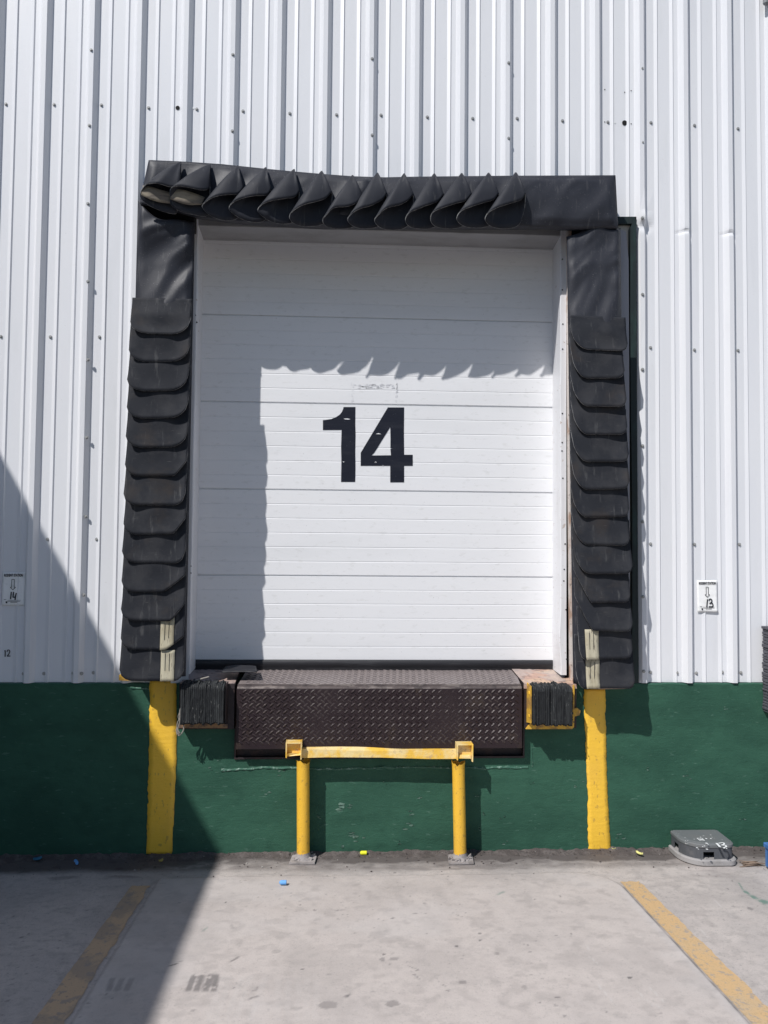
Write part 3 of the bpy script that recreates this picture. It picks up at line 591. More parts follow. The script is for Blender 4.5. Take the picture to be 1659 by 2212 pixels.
# side pads
def side_pad(tl, tr, bl, br, top_fn, sd, inner):
    nx_, nz_ = 26, 110; rows = []
    for i in range(nx_+1):
        s = i/nx_; row = []
        pt = at(lerp(tl[0], tr[0], s), lerp(tl[1], tr[1], s)+top_fn(s), -PS); pb = at(lerp(bl[0], br[0], s), lerp(bl[1], br[1], s), -PS)
        tp = .075*(1-s if inner < 0 else -s); row.append(Vector((pt.x+tp, -.005, pt.z-.01))); row.append(Vector((pt.x, -PS+.03, pt.z)))
        for j in range(nz_+1):
            t = (j/nz_)**1.5; p = pt.lerp(pb, t); ed = min(1, j/4)*min(1, i/2.5, (nx_-i)/2.5); up_ = math.exp(-((pt.z-p.z)/.55)**2)
            p.y = -PS-(wrinkle(p.x*1.5, p.z*1.3, sd, .006+.030*up_))*ed+.02*(1-ed)-.012*math.sin(math.pi*s)*ed-.03*max(0, t-.0)*0
            row.append(p)
        row.append(Vector((pb.x+tp, -.005, pb.z))); rows.append(row)
    mb = MB(); mb.grid(rows)
    n = len(rows[0])
    for e in (0, nx_): mb.f.append(tuple(e*n+k for k in range(n))); mb.mi.append(0); mb.sm.append(False)
    return mb.build('side_pad', m_vinyl, ds)
side_pad((296, 452), (419, 478), (270, 1462), (400, 1462), lambda s: -22*math.exp(-(s/.16)**2)+9*math.exp(-((s-.42)/.2)**2), 11, 1)
side_pad((1226, 508), (1343, 486), (1240, 1478), (1352, 1478), lambda s: -14*math.exp(-((s-.48)/.22)**2)+4*s, 17, -1)
# side flaps
def side_flap(xl, xr, ytop, ybot, cl, cr, sd, lift=.044, strip=None, base=-PS-.012, skew=0, notch=None, bulge=1.0):
    rnd = random.Random(sd); ns, nt_ = 26, 16
    A = at(xl, ytop, base); B = at(xr, ytop+skew, base); Cb = at((xl+xr)/2, ybot, base-lift)
    Wd = B.x-A.x; H = (A.z+B.z)/2-Cb.z; lf = lift*rnd.uniform(.85, 1.2); bm_ = rnd.uniform(.016, .023)*bulge; tw = rnd.uniform(-.010, .012); ph = rnd.uniform(0, 6)
    P = []
    for i in range(ns+1):
        s = i/ns; d = s*Wd; e = (1-s)*Wd; cut = 0
        if d < cl[0]: cut = max(cut, cl[1]*(1-math.sqrt(max(0, 1-(1-d/cl[0])**2))) if cl[2] == 0 else cl[1]*(1-d/cl[0])**1.15)
        if e < cr[0]: cut = max(cut, cr[1]*(1-math.sqrt(max(0, 1-(1-e/cr[0])**2))) if cr[2] == 0 else cr[1]*(1-e/cr[0])**1.15)
        if notch: cut += notch[2]*math.exp(-((s-notch[0])/notch[1])**2)
        row = []
        for j in range(nt_+1):
            t = j/nt_; h = t*(H-cut)+.0015*fnoise(s*9, t*3, sd); tt = max(h/H, 0)
            x = A.x+s*Wd+.004*fnoise(t*2, sd*1.3, 5)*t
            y = base-lf*tt**1.7-bm_*math.sin(math.pi*s)**1.3*math.exp(-((tt-.42)/.26)**2)-tw*(s-.5)*tt+.005*math.sin(math.pi*s)*tt**2-.004*fnoise(s*3+sd, t*3, 2)*min(1, t*3)
            y -= .026*(max(0, .24-s)/.24)**1.5*tt**2+.018*(max(0, s-.80)/.20)**1.5*tt**2
            row.append((x, y, lerp(A.z, B.z, s)-h))
        P.append(row)
    mb = MB(); mb.grid(P); o = mb.build('flap', [m_flap, m_rim], ds, solid=.0042); o.modifiers[0].material_offset_rim = 1
    if strip:
        i0, i1, m = strip; mb = MB()
        def Pt(s, j):
            f = s*ns; i = min(int(f), ns-1); return Vector(P[i][j]).lerp(Vector(P[i+1][j]), f-i)
        mb.grid([[Pt(lerp(i0, i1, k/4), j)+Vector((0, -.0060, 0)) for j in range(7, nt_+1)] for k in range(5)]); mb.build('wear_strip', m, o, solid=.002)
        mb = MB()
        for q in (.32, .62):
            s = lerp(i0, i1, q); stroke(mb, [Pt(s, j) for j in range(8, nt_-2)], .003, (0, -.0090, 0))
        mb.build('stitching', m_ink, o)
    return o
Lb = [721.5, 781, 844.8, 903.9, 966.8, 1028.2, 1091.4, 1154.2, 1216.5, 1279, 1341.7, 1404.7, 1471.8]
Lx = [(286, 415), (284, 414), (282.5, 412), (280.5, 411.5), (278.5, 410), (276.5, 408), (274.5, 405.5), (273.5, 406), (270, 404.5), (268.5, 403.5), (268.3, 402.5), (267, 401), (264.5, 400.5)]
for i, yb in enumerate(Lb):
    yt = 643 if i == 0 else Lb[i-1]-54
    cr = (.11, .10, 0) if i < 5 else ((.075, .095, 1) if i in (5, 7) else (.07, .075, 0))
    if i in (9, 10, 11): cr = [(.13, .10, 1), (.085, .11, 1), (.115, .085, 1)][i-9]
    if i == 12: cr = (.065, .065, 0)
    cl = (.12, .075, 0) if i < 5 else (.09, .07, 0)
    st_ = None
    if i == 11: st_ = (.625, .84, m_strip)
    if i == 12: st_ = (.64, .855, m_strip)
    side_flap(Lx[i][0], Lx[i][1], yt, yb, cl, cr, 20+i, strip=st_, skew=3 if i == 0 else random.Random(i*7).uniform(-3.5, 3.5))
Rb = [755.7, 817, 878.2, 938.4, 997.4, 1057.1, 1117.6, 1177.8, 1239.6, 1301.7, 1363, 1424.3, 1488]
Rx = [(1231.5, 1351), (1230, 1342), (1231, 1346), (1232, 1348), (1231, 1352), (1231, 1352.5), (1231, 1353.5), (1233, 1353.5), (1235, 1359), (1237, 1355), (1240, 1359.5), (1246, 1360.5), (1241, 1365)]
for i, yb in enumerate(Rb):
    yt = 681 if i == 0 else Rb[i-1]-54
    cl = (.115, .125, 0) if i == 0 else ((.105, .20, 0) if i < 8 else (.11, .20, 0))
    if i in (9, 10): cl = (.105, .21, 1)
    if i == 11: cl = (.05, .06, 0)
    if i == 12: cl = (.055, .085, 0)
    st_ = (.125, .375, m_strip) if i == 11 else ((.175, .405, m_strip) if i == 12 else None)
    side_flap(Rx[i][0], Rx[i][1], yt, yb, cl, (.045, .05, 0), 60+i, strip=st_, skew=5 if i == 0 else random.Random(i*11).uniform(-3, 4), lift=.048, bulge=.8)
# head flaps: sheets curled into open cones, apex up
def crom(P, n):
    out = []; m = len(P)
    for i in range(m):
        p0, p1, p2, p3 = [np.array(P[(i+k-1) % m], float) for k in range(4)]
        for k in range(n):
            t = k/n; out.append(.5*((2*p1)+(-p0+p2)*t+(2*p0-5*p1+4*p2-p3)*t*t+(-p0+3*p1-3*p2+p3)*t**3))
    return out
tB = [(8, 112, .012), (-10, 120.5, .012), (-38, 121, .02), (-58, 114, .045), (-65, 101, .062), (-57, 87, .080), (-38, 76, .090), (-12, 69, .086), (10, 61, .068), (21, 48, .055), (20, 74, .03), (14, 96, .018)]
tM = [(0, 112, .012), (-14, 119, .02), (-40, 117, .03), (-62, 107, .05), (-78, 91, .062), (-70, 79, .080), (-50, 67, .090), (-22, 64, .086), (2, 62, .068), (11, 50, .055), (8, 76, .03), (3, 96, .018)]
tA = [(-2, 98, .015), (-10, 113, .02), (-40, 109, .04), (-66, 102, .05), (-85, 88, .06), (-88, 73, .075), (-84, 55, .10), (-69, 49, .115), (-48, 50, .12), (-24, 56, .11), (-5, 55, .085), (-1, 42, .055), (-1, 72, .03)]
tZ = [(-8, 106, .015), (-14, 113, .02), (-45, 106, .04), (-72, 93, .05), (-88, 80, .06), (-87, 68, .075), (-79, 51, .10), (-66, 46, .115), (-46, 48, .12), (-22, 55, .11), (-5, 52, .085), (-1, 40, .055), (-3, 72, .03)]
apex = [(391, 349), (454.3, 354), (514.3, 357.3), (574.5, 361), (635.6, 365), (694.9, 369), (761.6, 378), (815.3, 372.8), (873, 374.3), (938, 374.3), (997.3, 373.7), (1055.4, 373), (1114, 372)]
for i, (ax, ay) in enumerate(apex):
    T = tZ if i == 0 else tA if i == 1 else tM if i < 5 else tB
    rnd = random.Random(100+i); sx = 1 if i < 5 else rnd.uniform(.93, 1.05); sy = 1 if i < 5 else rnd.uniform(.97, 1.02)
    if i == 6: sy = .96; sx = 1.02
    if i == 5: sx = 1.06
    fj = [rnd.uniform(-3, 3) for _ in T]
    T = [(x*sx+(fj[k] if 3 < k < 9 else 0), y*sy+(fj[-k]*.8 if 4 < k < 9 else 0), d*rnd.uniform(.92, 1.06)) for k, (x, y, d) in enumerate(T)]
    rim = crom(T, 5); A = at(ax, ay, -PH-.012); nv = 12; rows = []
    for x, y, d in rim:
        E = at(ax+x, ay+y, -PH-.012-d); row = []
        for k in range(nv+1):
            v = .02+.98*k/nv; p = A.lerp(E, v)
            p.y -= .022*math.sin(math.pi*v)*(1 if d > .05 else .15)+.004*fnoise(p.x*14, p.z*14, i)*v
            row.append(p)
        rows.append(row)
    mb = MB(); mb.grid(rows, close_u=True); fo_ = mb.build('flap', [m_flaphead, m_rim], ds, solid=.006); fo_.modifiers[0].material_offset_rim = 1
    if i < 2:                                   # worn beige strip showing inside the first two flaps
        mb = MB()
        q = [(-83, 58, .068), (-66, 55, .075), (-44, 60, .07), (-12, 72, .045)] if i else [(-82, 52, .068), (-66, 54, .075), (-40, 62, .07), (-9, 70, .045)]
        w = [(-87, 76, .072), (-66, 84, .070), (-44, 89, .062), (-18, 88, .045)] if i else [(-86, 72, .072), (-66, 82, .070), (-40, 89, .06), (-12, 91, .045)]
        P = []
        for a, b in zip(crom(q+q[::-1], 5)[:16], crom(w+w[::-1], 5)[:16]):
            P.append([at(ax+lerp(a[0], b[0], k/4), ay+lerp(a[1], b[1], k/4), -PH-.014-lerp(a[2], b[2], k/4)) for k in range(5)])
        mb.grid(P); mb.build('wear_strip', m_strip2, fo_, solid=.003)

# ------------------------------------------------------------------ dock leveler
YLIP = -.085
lv = thing('dock_leveler', (at(820, 1480, 0).x, 0, 1.0), 'brown tread-plate dock leveler with its lip hanging under the door', 'dock leveler')
def lugs(mb, fn, nu, nv, du, dv, h, mi, seed):
    """raised lens-shaped treads, alternating +-45 degrees; fn(u, v) -> (point, normal, eu, ev)"""
    rnd = random.Random(seed)
    for j in range(nv):
        for i in range(nu):
            uu = (i+.5+.5*(j % 2))*du
            if uu > (nu-.2)*du: continue
            p, n, eu, ev = fn(uu, (j+.5)*dv); s = .85 if j % 2 else -.85
            a = (eu+ev*s).normalized(); b = n.cross(a); l = du*.50; w = du*.155; hh = h*rnd.uniform(.7, 1.15)*worn(p); bw = b*(.0025*rnd.uniform(.4, 1.2))
            vs = [p-a*l, p-a*l*.5-b*w*.8+bw, p-a*l*.5+b*w*.8+bw, p-b*w+bw, p+b*w+bw, p+a*l*.5-b*w*.8+bw, p+a*l*.5+b*w*.8+bw, p+a*l, p-a*l*.45+n*hh+bw, p+a*l*.45+n*hh+bw]
            mb.add(vs, [(0, 1, 8), (0, 8, 2), (1, 3, 9, 8), (3, 5, 9), (2, 8, 9, 4), (4, 9, 6), (5, 7, 9), (7, 6, 9)], mi)
def worn(p):
    w = 1-.6*math.exp(-((p.x-wx0)/.13)**2)-.6*math.exp(-((p.x-wx1)/.11)**2); return max(.08, min(1, w+.5*fnoise(p.x*9, p.z*9, 1)*(w < .9)))
wx0, wx1 = at(690, 1550, -.085).x, at(975, 1550, -.085).x
l0, l1 = at(512, 1488, YLIP), at(1130, 1488, YLIP); lz1 = (l0.z+l1.z)/2; lz0 = at(820, 1618, YLIP).z; lx0, lx1 = at(510, 1550, YLIP).x, at(1128.5, 1550, YLIP).x
mb = MB(); mb.box((lx0, YLIP, lz0), (lx1, YLIP+.022, lz1), bev=.003)
du = .0425; dv_ = .0212; nu = int((lx1-lx0-.006)/du); nv = int((lz1-lz0-.030)/dv_)
lugs(mb, lambda u, v: (Vector((lx0+.008+u, YLIP-.0003, lz0+.030+v)), Vector((0, -1, 0)), Vector((1, 0, 0)), Vector((0, 0, 1))), nu, nv, du, dv_, .0058, 1, 1)
mb.build('lip', [m_steel, mat('worn_lug', (.032, .021, .023), .42, .1, spots=[(5, I, (.070, .055, .053), .45, .7, .9), (70, I, (.15, .12, .115), .62, .76, .6)], spec=.35)], lv, fix=False)
h0, h1 = at(514, 1479, YLIP+.012), at(1129, 1479, YLIP+.012)
mb = MB()                                       # hinge bevel: two steps along the top of the lip
xa, xb = lx0+.004, lx1-.004; zt = at(820, 1477.5, YLIP+.03).z; zm = at(820, 1482.5, YLIP+.014).z
rows = []
for i in range(81):
    x = lerp(xa, xb, i/80); w = .0015*fnoise(x*22, 0, 3)
    rows.append([(x, YLIP+.020, lz1-.004), (x, YLIP+.001, lz1+.001), (x, YLIP+.006+w, zm), (x, YLIP+.018, zm+.001), (x, YLIP+.020, zt-.001+w), (x, YLIP+.034, zt), (x, YLIP+.034, lz1-.02)])
mb.grid(rows, smooth=False); mb.build('hinge_bar', mat('worn_hinge_steel', (.12, .095, .09), .5, .3, spots=[(25, (.3, 1, 1), (.26, .22, .2), .55, .66, .8), (9, I, (.05, .04, .04), .55, .7, .7)]), lv)
bz = at(820, 1447.5, YD-.01).z; bxl, bxr = at(533, 1449, YD-.01).x, at(1111, 1446, YD-.01).x
D0, D1 = Vector((xa+.002, YLIP+.034, zt)), Vector((xb-.002, YLIP+.034, zt)); D2, D3 = Vector((bxl, YD-.01, bz)), Vector((bxr, YD-.01, bz))
mb = MB(); dn = Vector((0, 0, -.014)); ext = (D2-D0)*.5; ext.x = 0
D2b, D3b = D2+Vector((0, .25, .02)), D3+Vector((0, .25, .02))
mb.add([D0, D1, D3, D2, D0+dn, D1+dn, D3+dn, D2+dn, D2b, D3b], [(0, 1, 2, 3), (4, 5, 1, 0), (5, 6, 2, 1), (4, 7, 3, 0), (3, 2, 9, 8)], 0)
eu = Vector((1, 0, 0)); ev = (D2-D0); ev.x = 0; lv_len = ev.length; ev.normalize(); dn_ = eu.cross(ev).normalized()
if dn_.z < 0: dn_ = -dn_
def dfn(u, v):
    f = v/lv_len; x0 = lerp(D0.x, D2.x, f); x1 = lerp(D1.x, D3.x, f); uu = u/(nud*du)
    return Vector((lerp(x0+.012, x1-.012, uu), lerp(D0.y, D2.y, f), lerp(D0.z, D2.z, f)+.0003)), dn_, eu, ev
nud = int((D1.x-D0.x-.01)/du); nvd = int(lv_len/dv_); lugs(mb, dfn, nud, nvd, du, lv_len/nvd, .0045, 1, 2)
mb.build('deck', [m_deck, m_lugdeck], lv, fix=False)
# dark pit frame behind the lip
mb = MB(); mb.box((xpl+.004, .03, zpit+.004), (xpr-.004, .40, zt-.05)); mb.box((xpl+.002, -.012, zpit-.002), (xpl+.012, .03, zt-.03)); mb.box((xpr-.012, -.012, zpit-.002), (xpr-.002, .03, zt-.03)); mb.box((xpl+.012, -.012, zpit-.002), (xpr-.012, .03, zpit+.010))
mb.build('pit_frame', m_browndark, lv)

# ------------------------------------------------------------------ laminated bumpers
def bumper(x0, x1, y0, y1, yf, side):
    ctr = at((x0+x1)/2, (y0+y1)/2, -.05)
    lab = 'black laminated dock bumper left of the leveler, partly shaded, beside the frayed rope' if side == 0 else 'black laminated dock bumper right of the leveler in a chipped yellow bracket'
    b = thing('dock_bumper', (ctr.x, -.05, at(820, y1, -.05).z), lab, 'dock bumper', 'laminated rubber bumpers beside the leveler')
    A, B = at(x0, y1, yf), at(x1, y0, yf); n = 22; mb = MB(); rnd = random.Random(side+3); w = (B.x-A.x)/n; top0 = B.z
    for i in range(n):
        xa = A.x+i*w; d = rnd.uniform(-.004, .004)+.006*fnoise(i*.5, side, 3); zt_ = top0+rnd.uniform(-.007, .004)-(.012*max(0, (i-n*.75)/(n*.25)) if side else .0); zb_ = A.z+rnd.uniform(-.007, .006); bev = rnd.uniform(.012, .022)
        xb = xa+w-rnd.uniform(.0004, .0016); y_b = -.078; yv = yf+d; nz = 14; ro = []
        prof_ = [(y_b, zt_+.002+.012*rnd.uniform(.2, 1)), (yv+bev, zt_), (yv+.003, zt_-bev)]
        for k in range(nz): z = lerp(zt_-bev-.01, zb_+.012, k/(nz-1)); prof_.append((yv+.0035*fnoise(z*25, i*1.7, side), z))
        prof_ += [(yv+.006, zb_+.002), (y_b, zb_)]
        jl = .0008
        ro = [[(xa, y, z) for y, z in prof_], [(xa+w*.25, y-.0015, z) for y, z in prof_], [(xb-w*.2, y-.0015, z) for y, z in prof_], [(xb, y, z) for y, z in prof_]]
        mb.grid(ro, smooth=False); m_ = len(prof_); 
        for e in (0, 3): mb.add([ro[e][k] for k in range(m_)], [tuple(range(m_))])
    if side:                                    # frayed right-hand edge
        for k in range(80):
            z = lerp(A.z+.01, top0-.03, rnd.random()); x = B.x+rnd.uniform(-.008, .006); y = lerp(-.09, yf, rnd.random()); r = rnd.uniform(.004, .010)
            mb.add([(x-r*.3, y, z-r*.5), (x+r*1.3*rnd.random(), y-r*.4, z+rnd.uniform(-r, r)), (x-r*.2, y+.003, z+r*.6), (x-r*.4, y-.004, z)], [(0, 1, 2), (0, 3, 1), (1, 3, 2)])
    mb.build('rubber_block', m_bump, b)
    mb = MB()
    if side:
        p0 = at(1148, 1490, -.13); xa = A.x-.030
        # side plate, bent foot and lower ledge
        xa = A.x-.004
        mb.hexa([Vector((xa-.006, -.150, A.z+.010)), Vector((xa-.001, -.150, A.z+.010)), Vector((xa-.001, -.150, B.z-.006)), Vector((xa-.004, -.150, B.z-.006)), Vector((xa-.016, -.076, A.z)), Vector((xa-.010, -.076, A.z)), Vector((xa-.008, -.076, B.z+.004)), Vector((xa-.014, -.076, B.z+.004))], 0)
        mb.prism([[at(1136, 1575, -.09), at(1236, 1575, -.09), at(1240, 1571, -.09), at(1241, 1548, -.09), at(1252, 1545, -.09), at(1254, 1535, -.09), at(1247, 1529, -.09), at(1241, 1530, -.09), at(1241, 1480, -.09), at(1238, 1480, -.09), at(1237, 1560, -.09), at(1146, 1562, -.09)]], (0, .014, 0), 0)
        mb.build('bracket', m_dirtyyellow, b)
        for yy in (1496, 1545):
            p = Vector((at(1143.5, yy, -.10).x, -.118, at(1143.5, yy, -.10).z)); s = MB(); s.tube([p+Vector((.02, 0, 0)), p+Vector((-.006, 0, 0)), p+Vector((-.010, 0, 0))], [.014, .015, .009], 7, smooth=False); s.build('bolt', m_yellow, b)
    else:
        mb.prism([[at(384, 1573, -.09), at(491, 1573, -.09), at(491, 1565, -.09), at(470, 1562, -.09), at(384, 1564, -.09)]], (0, .014, 0), 0)
        mb.hexa([Vector((B.x+.004, -.15, A.z+.005)), Vector((B.x+.010, -.15, A.z+.005)), Vector((B.x+.010, -.15, B.z-.01)), Vector((B.x+.004, -.15, B.z-.01)), Vector((B.x+.006, -.076, A.z)), Vector((B.x+.012, -.076, A.z)), Vector((B.x+.012, -.076, B.z)), Vector((B.x+.006, -.076, B.z))], 1)
        mb.build('bracket', [mat('stained_bracket', (.34, .2, .1), .7, spots=[(20, I, (.1, .07, .06), .5, .65, .8)]), m_browndark], b)
bumper(389, 484, 1478, 1566, -.175, 0)
bumper(1152, 1237, 1482, 1568, -.175, 1)
# frayed rope and cable beside the left bumper
rp = MB()
rnd = random.Random(9)
main = [(404, 1478), (397, 1492), (392, 1505), (391, 1520), (389, 1532), (388, 1545)]
def hang(pts, y, r, n=8):
    P = [np.array((*p, 0), float) for p in pts]; out = []
    for i in range(len(P)-1):
        p0, p1, p2, p3 = P[max(i-1, 0)], P[i], P[i+1], P[min(i+2, len(P)-1)]
        for k in range(5):
            t = k/5; q = .5*((2*p1)+(-p0+p2)*t+(2*p0-5*p1+4*p2-p3)*t*t+(-p0+3*p1-3*p2+p3)*t**3); out.append(at(q[0], q[1], y))
    out.append(at(*pts[-1], y)); rp.tube(out, r, n)
hang([(452, 1462), (430, 1468), (415, 1474), (404, 1485), (396, 1500), (393, 1520)], -.10, .005)
for k in range(5):
    j = lambda a: rnd.uniform(-a, a)
    hang([(393+j(1), 1522), (391+j(3), 1535), (388+j(4), 1548), (386+j(4), 1562), (385+j(4), 1575), (383+k*1.6, 1588+j(4))], -.12-.006*k, .003)
hang([(395, 1540), (394, 1552), (397, 1566), (396, 1578), (390, 1587), (385, 1589)], -.13, .004)
hang([(388, 1545), (393, 1540), (397, 1536), (394, 1546), (389, 1552)], -.135, .004)
solo(rp, 'rope', m_rope, at(390, 1590, -.12), 'frayed grey rope hanging beside the left bumper against the yellow stripe', 'rope')
# loose rubber mat on the left sill
mb = MB(); rows = []
m0, m1 = at(484, 1442, .10), at(550, 1447, .10)
for i in range(15):
    t = i/14; row = []
    for j in range(6):
        s = j/5; p = Vector((lerp(m0.x, m1.x, t), lerp(.17, -.01, s)+.02*fnoise(t*3, 0, 1), 0)); z = lerp(at(500, 1443, .17).z, at(545, 1456, -.01).z, s)
        p.z = z+.010+.008*math.sin(t*3.0)*(1-s*.4)+.004*fnoise(t*4, s*3, 2); p.x += .03*s*t; row.append(p)
    rows.append(row)
mb.grid(rows); solo(mb, 'rubber_mat', m_black, at(517, 1452, .08), 'small curled black rubber mat lying over the left corner of the leveler', 'mat', solid=.006)

# ------------------------------------------------------------------ yellow pipe frame under the leveler
gr = thing('guard_frame', (gnd(822, 1858).x, gnd(822, 1858).y, 0), 'yellow steel pipe frame with two posts and a bent crossbar standing under the leveler lip', 'guard frame')
for k, (xt_, xb_, yt_, yb_) in enumerate([(654.5, 655, 1643, 1857), (990, 994, 1646, 1857)]):
    g = gnd(xb_, yb_, .004); t = at(xt_, yt_, g.y); mb = MB(); n = 30; rad = .0395; rows = []
    for i in range(n+1):
        f = i/n; p = g.lerp(t, f)
        r = rad*(1+.01*fnoise(f*9, k, 0)+(.10*max(0, (f-.965)/.035)))
        row = []
        for a in range(20):
            th = 2*math.pi*a/20; z = p.z+(.010*math.sin(th*2+k*2)+.012*fnoise(a*.9, k, 3) if i == n else 0); row.append((p.x+r*math.cos(th), p.y+r*math.sin(th), z))
        rows.append(row+[row[0]])
    mb.grid(rows); mb.add([(p.x+rad*.9*math.cos(a*.628), p.y+rad*.9*math.sin(a*.628), t.z-.03) for a in range(10)], [tuple(range(10))], 1)
    po = mb.build('post', [m_yellow, m_dark], gr, solid=.0)
    mb = MB(); c = Vector((g.x, g.y, 0)); q = .082
    mb.prism([[c+Vector((-q, -.070, .003)), c+Vector((q*.9, -.070, .003)), c+Vector((q, .02, .003)), c+Vector((q*.9, .05, .003)), c+Vector((-q*.85, .05, .003))]], (0, 0, .012))
    for z in range(26):
        a = random.uniform(0, 6.28); r = random.uniform(.042, .075); s = random.uniform(.006, .016); p = c+Vector((r*math.cos(a), r*.75*math.sin(a), .018)); mb.box(p-Vector((s, s*.7, s*.6)), p+Vector((s, s*.7, s*.7)), jit=s*.5)
    rr = []; 
    for i in range(5): rr.append([(c.x+(.040+.014*(1-i/4)**2)*math.cos(2*math.pi*a/14), c.y+(.040+.014*(1-i/4)**2)*math.sin(2*math.pi*a/14), .013+.04*i/4+.006*fnoise(a*1.1, i, k)) for a in range(15)])
    mb.grid(rr); mb.build('base_plate', mat('mortar', (.36, .33, .32), .9, spots=[(18, I, (.22, .2, .19), .5, .7, .7)], bump=[(60, I, .8, .006)]), po)
YR = gnd(655, 1857, 0).y
def bracket(x0, x1, y0, y1, side):
    mb = MB(); yf = YR-.075; yb = YR+.03
    P = lambda x, y, Y: at(x, y, Y)
    a, b = at(x0, y1, yf), at(x1, y0, yf); t = .009
    mb.box((a.x, yf, a.z+.006), (a.x+t, yb, b.z), bev=.002, jit=.0012); mb.box((b.x-t, yf, a.z-.004), (b.x, yb, b.z), bev=.002, jit=.0012)
    mb.box((a.x+t, yf+.002, b.z-t*.8), (b.x-t, yb, b.z-.001), bev=.001); mb.box((a.x+t, yf+.035, a.z+.012), (b.x-t, yf+.045, b.z-t), jit=.001)
    mb.box((a.x+t, yf+.012, a.z+.016), (b.x-t, yf+.036, a.z+.032), jit=.006)
    return mb.build('bracket', m_yellowold, gr)
bracket(616.5, 652.5, 1604.5, 1640, 0); bracket(987, 1022.5, 1608, 1645, 1)
mb = MB(); n = 60; rows = []
for i in range(n+1):
    f = i/n; x = lerp(651, 990, f); yt_ = interp(f, [(0, 1617.5), (.3, 1621), (.6, 1622), (.85, 1621), (1, 1621)]); yb_ = interp(f, [(0, 1638), (.15, 1636.5), (.5, 1637), (.8, 1640), (1, 1640)])
    a = at(x, yt_, YR-.03); b = at(x, yb_, YR-.03); w = .002*fnoise(a.x*11, 0, 4); d = .02*math.sin(math.pi*f)
    back = a.z+.018*math.sin(math.pi*min(1, f*1.5)) 
    rows.append([Vector((a.x, YR+.03, a.z+.004)), Vector((a.x, YR-.01, back)), Vector((a.x, YR-.030+w, a.z)), Vector((b.x, YR-.034+w, b.z+.003)), Vector((b.x, YR-.026, b.z)), Vector((b.x, YR+.03, b.z+.003)), Vector((a.x, YR+.03, a.z+.004))])
mb.grid(rows, smooth=False); mb.build('rail', m_yellowold, gr)

# ------------------------------------------------------------------ signs and number label on the cladding
def sign(c, num, strokes, label, dim):
    tl, tr, br, bl = [at(*p, YB-.009) for p in c]
    # the paper spans the ribs: keep it just in front of them
    off = min(sheet_y(x, prof_y(x), tl.z) for x in np.linspace(tl.x, tr.x, 9))-.003
    tl, tr, br, bl = [at(*p, off) for p in c]
    sg = thing('rodent_sign', ((bl.x+br.x)/2, off, bl.z), label, 'sign', 'rodent station notices on the cladding')
    def U(u, v, o=.0): p = tl.lerp(tr, u).lerp(bl.lerp(br, u), v); return Vector((p.x, p.y-o, p.z))
    mb = MB(); mb.grid([[U(i/10, j/14, .0015*fnoise(i*.5, j*.6, num)+(.006*max(0, j/14-.86)/.14*max(0, i/10-.3) if num == 13 else 0)) for j in range(15)] for i in range(11)]); mb.build('paper', m_paper, sg, solid=.0006)
    ux = (tr-tl).normalized(); uz = (tl-bl).normalized(); Wp = (tr-tl).length; Hp = (tl-bl).length
    mb = MB(); text_mesh(mb, 'RODENT STATION', U(.085, .135, .004), ux, uz, Wp*.83, Hp*.088, .045); mb.build('lettering', m_ink, sg, fix=False)
    mb = MB(); ar = [(.43, .215), (.54, .215), (.54, .45), (.60, .45), (.485, .53), (.365, .45), (.43, .45), (.43, .215)]
    for i in range(len(ar)-1): stroke(mb, [U(*ar[i], 0), U(*ar[i+1], 0)], Wp*.024, (0, -.004, 0))
    mb.build('arrow', m_ink, sg, fix=False)
    mb = MB()
    for s in strokes: stroke(mb, [U(*p, 0) for p in s], Wp*.055, (0, -.0042, 0))
    mb.build('handwritten_number', m_ink, sg, fix=False)
    mb = MB(); text_mesh(mb, 'NO.', U(.11, .835, .004), ux, uz, Wp*.12, Hp*.028, .02)
    stroke(mb, [U(.26, .838), U(.86, .838)], Wp*.008, (0, -.004, 0))
    for a, b, v in ((.26, .82, .868), (.39, .69, .90)): stroke(mb, [U(a, v), U(b, v)], Wp*.020, (0, -.004, 0))
    mb.poly([[U(.18, .875, .004), U(.255, .875, .004), U(.262, .93, .004), U(.19, .93, .004)]])
    mb.build('fine_print', m_ink, sg, fix=False)
def cv(pts, n=6):
    out = []
    P = [np.array(p, float) for p in pts]
    for i in range(len(P)-1):
        p0, p1, p2, p3 = P[max(i-1, 0)], P[i], P[i+1], P[min(i+2, len(P)-1)]
        for k in range(n): t = k/n; out.append(tuple(.5*((2*p1)+(-p0+p2)*t+(2*p0-5*p1+4*p2-p3)*t*t+(-p0+3*p1-3*p2+p3)*t**3)))
    return out+[pts[-1]]
q5 = lambda x, y: ((x-100)/985, (y-585)/1450); q6 = lambda x, y: ((x-310)/985, (y-305)/1540)
sign([(5.5, 1236), (54.3, 1236), (52.6, 1308), (3.5, 1308)], 14, [[q5(515, 1440), q5(490, 1755)], [q5(620, 1440), q5(600, 1580), q5(597, 1675), q5(640, 1675), q5(715, 1650)], [q5(735, 1485), q5(700, 1650), q5(690, 1790)]], 'white paper RODENT STATION notice with an arrow and handwritten 14', 0)
sign([(1505.4, 1253.5), (1549.3, 1253.3), (1550.7, 1322), (1507, 1322.4)], 13, [[q6(790, 1220), q6(742, 1615)], cv([q6(845, 1285), q6(900, 1225), q6(965, 1225), q6(1005, 1290), q6(975, 1370), q6(880, 1440)]), cv([q6(940, 1400), q6(1010, 1420), q6(1050, 1490), q6(1035, 1570), q6(960, 1585), q6(840, 1580)])], 'sunlit white paper RODENT STATION notice with an arrow and handwritten 13', 1)
mb = MB(); c0 = lambda x, y: at(x*.12402, 1207+y*.12402, YB)
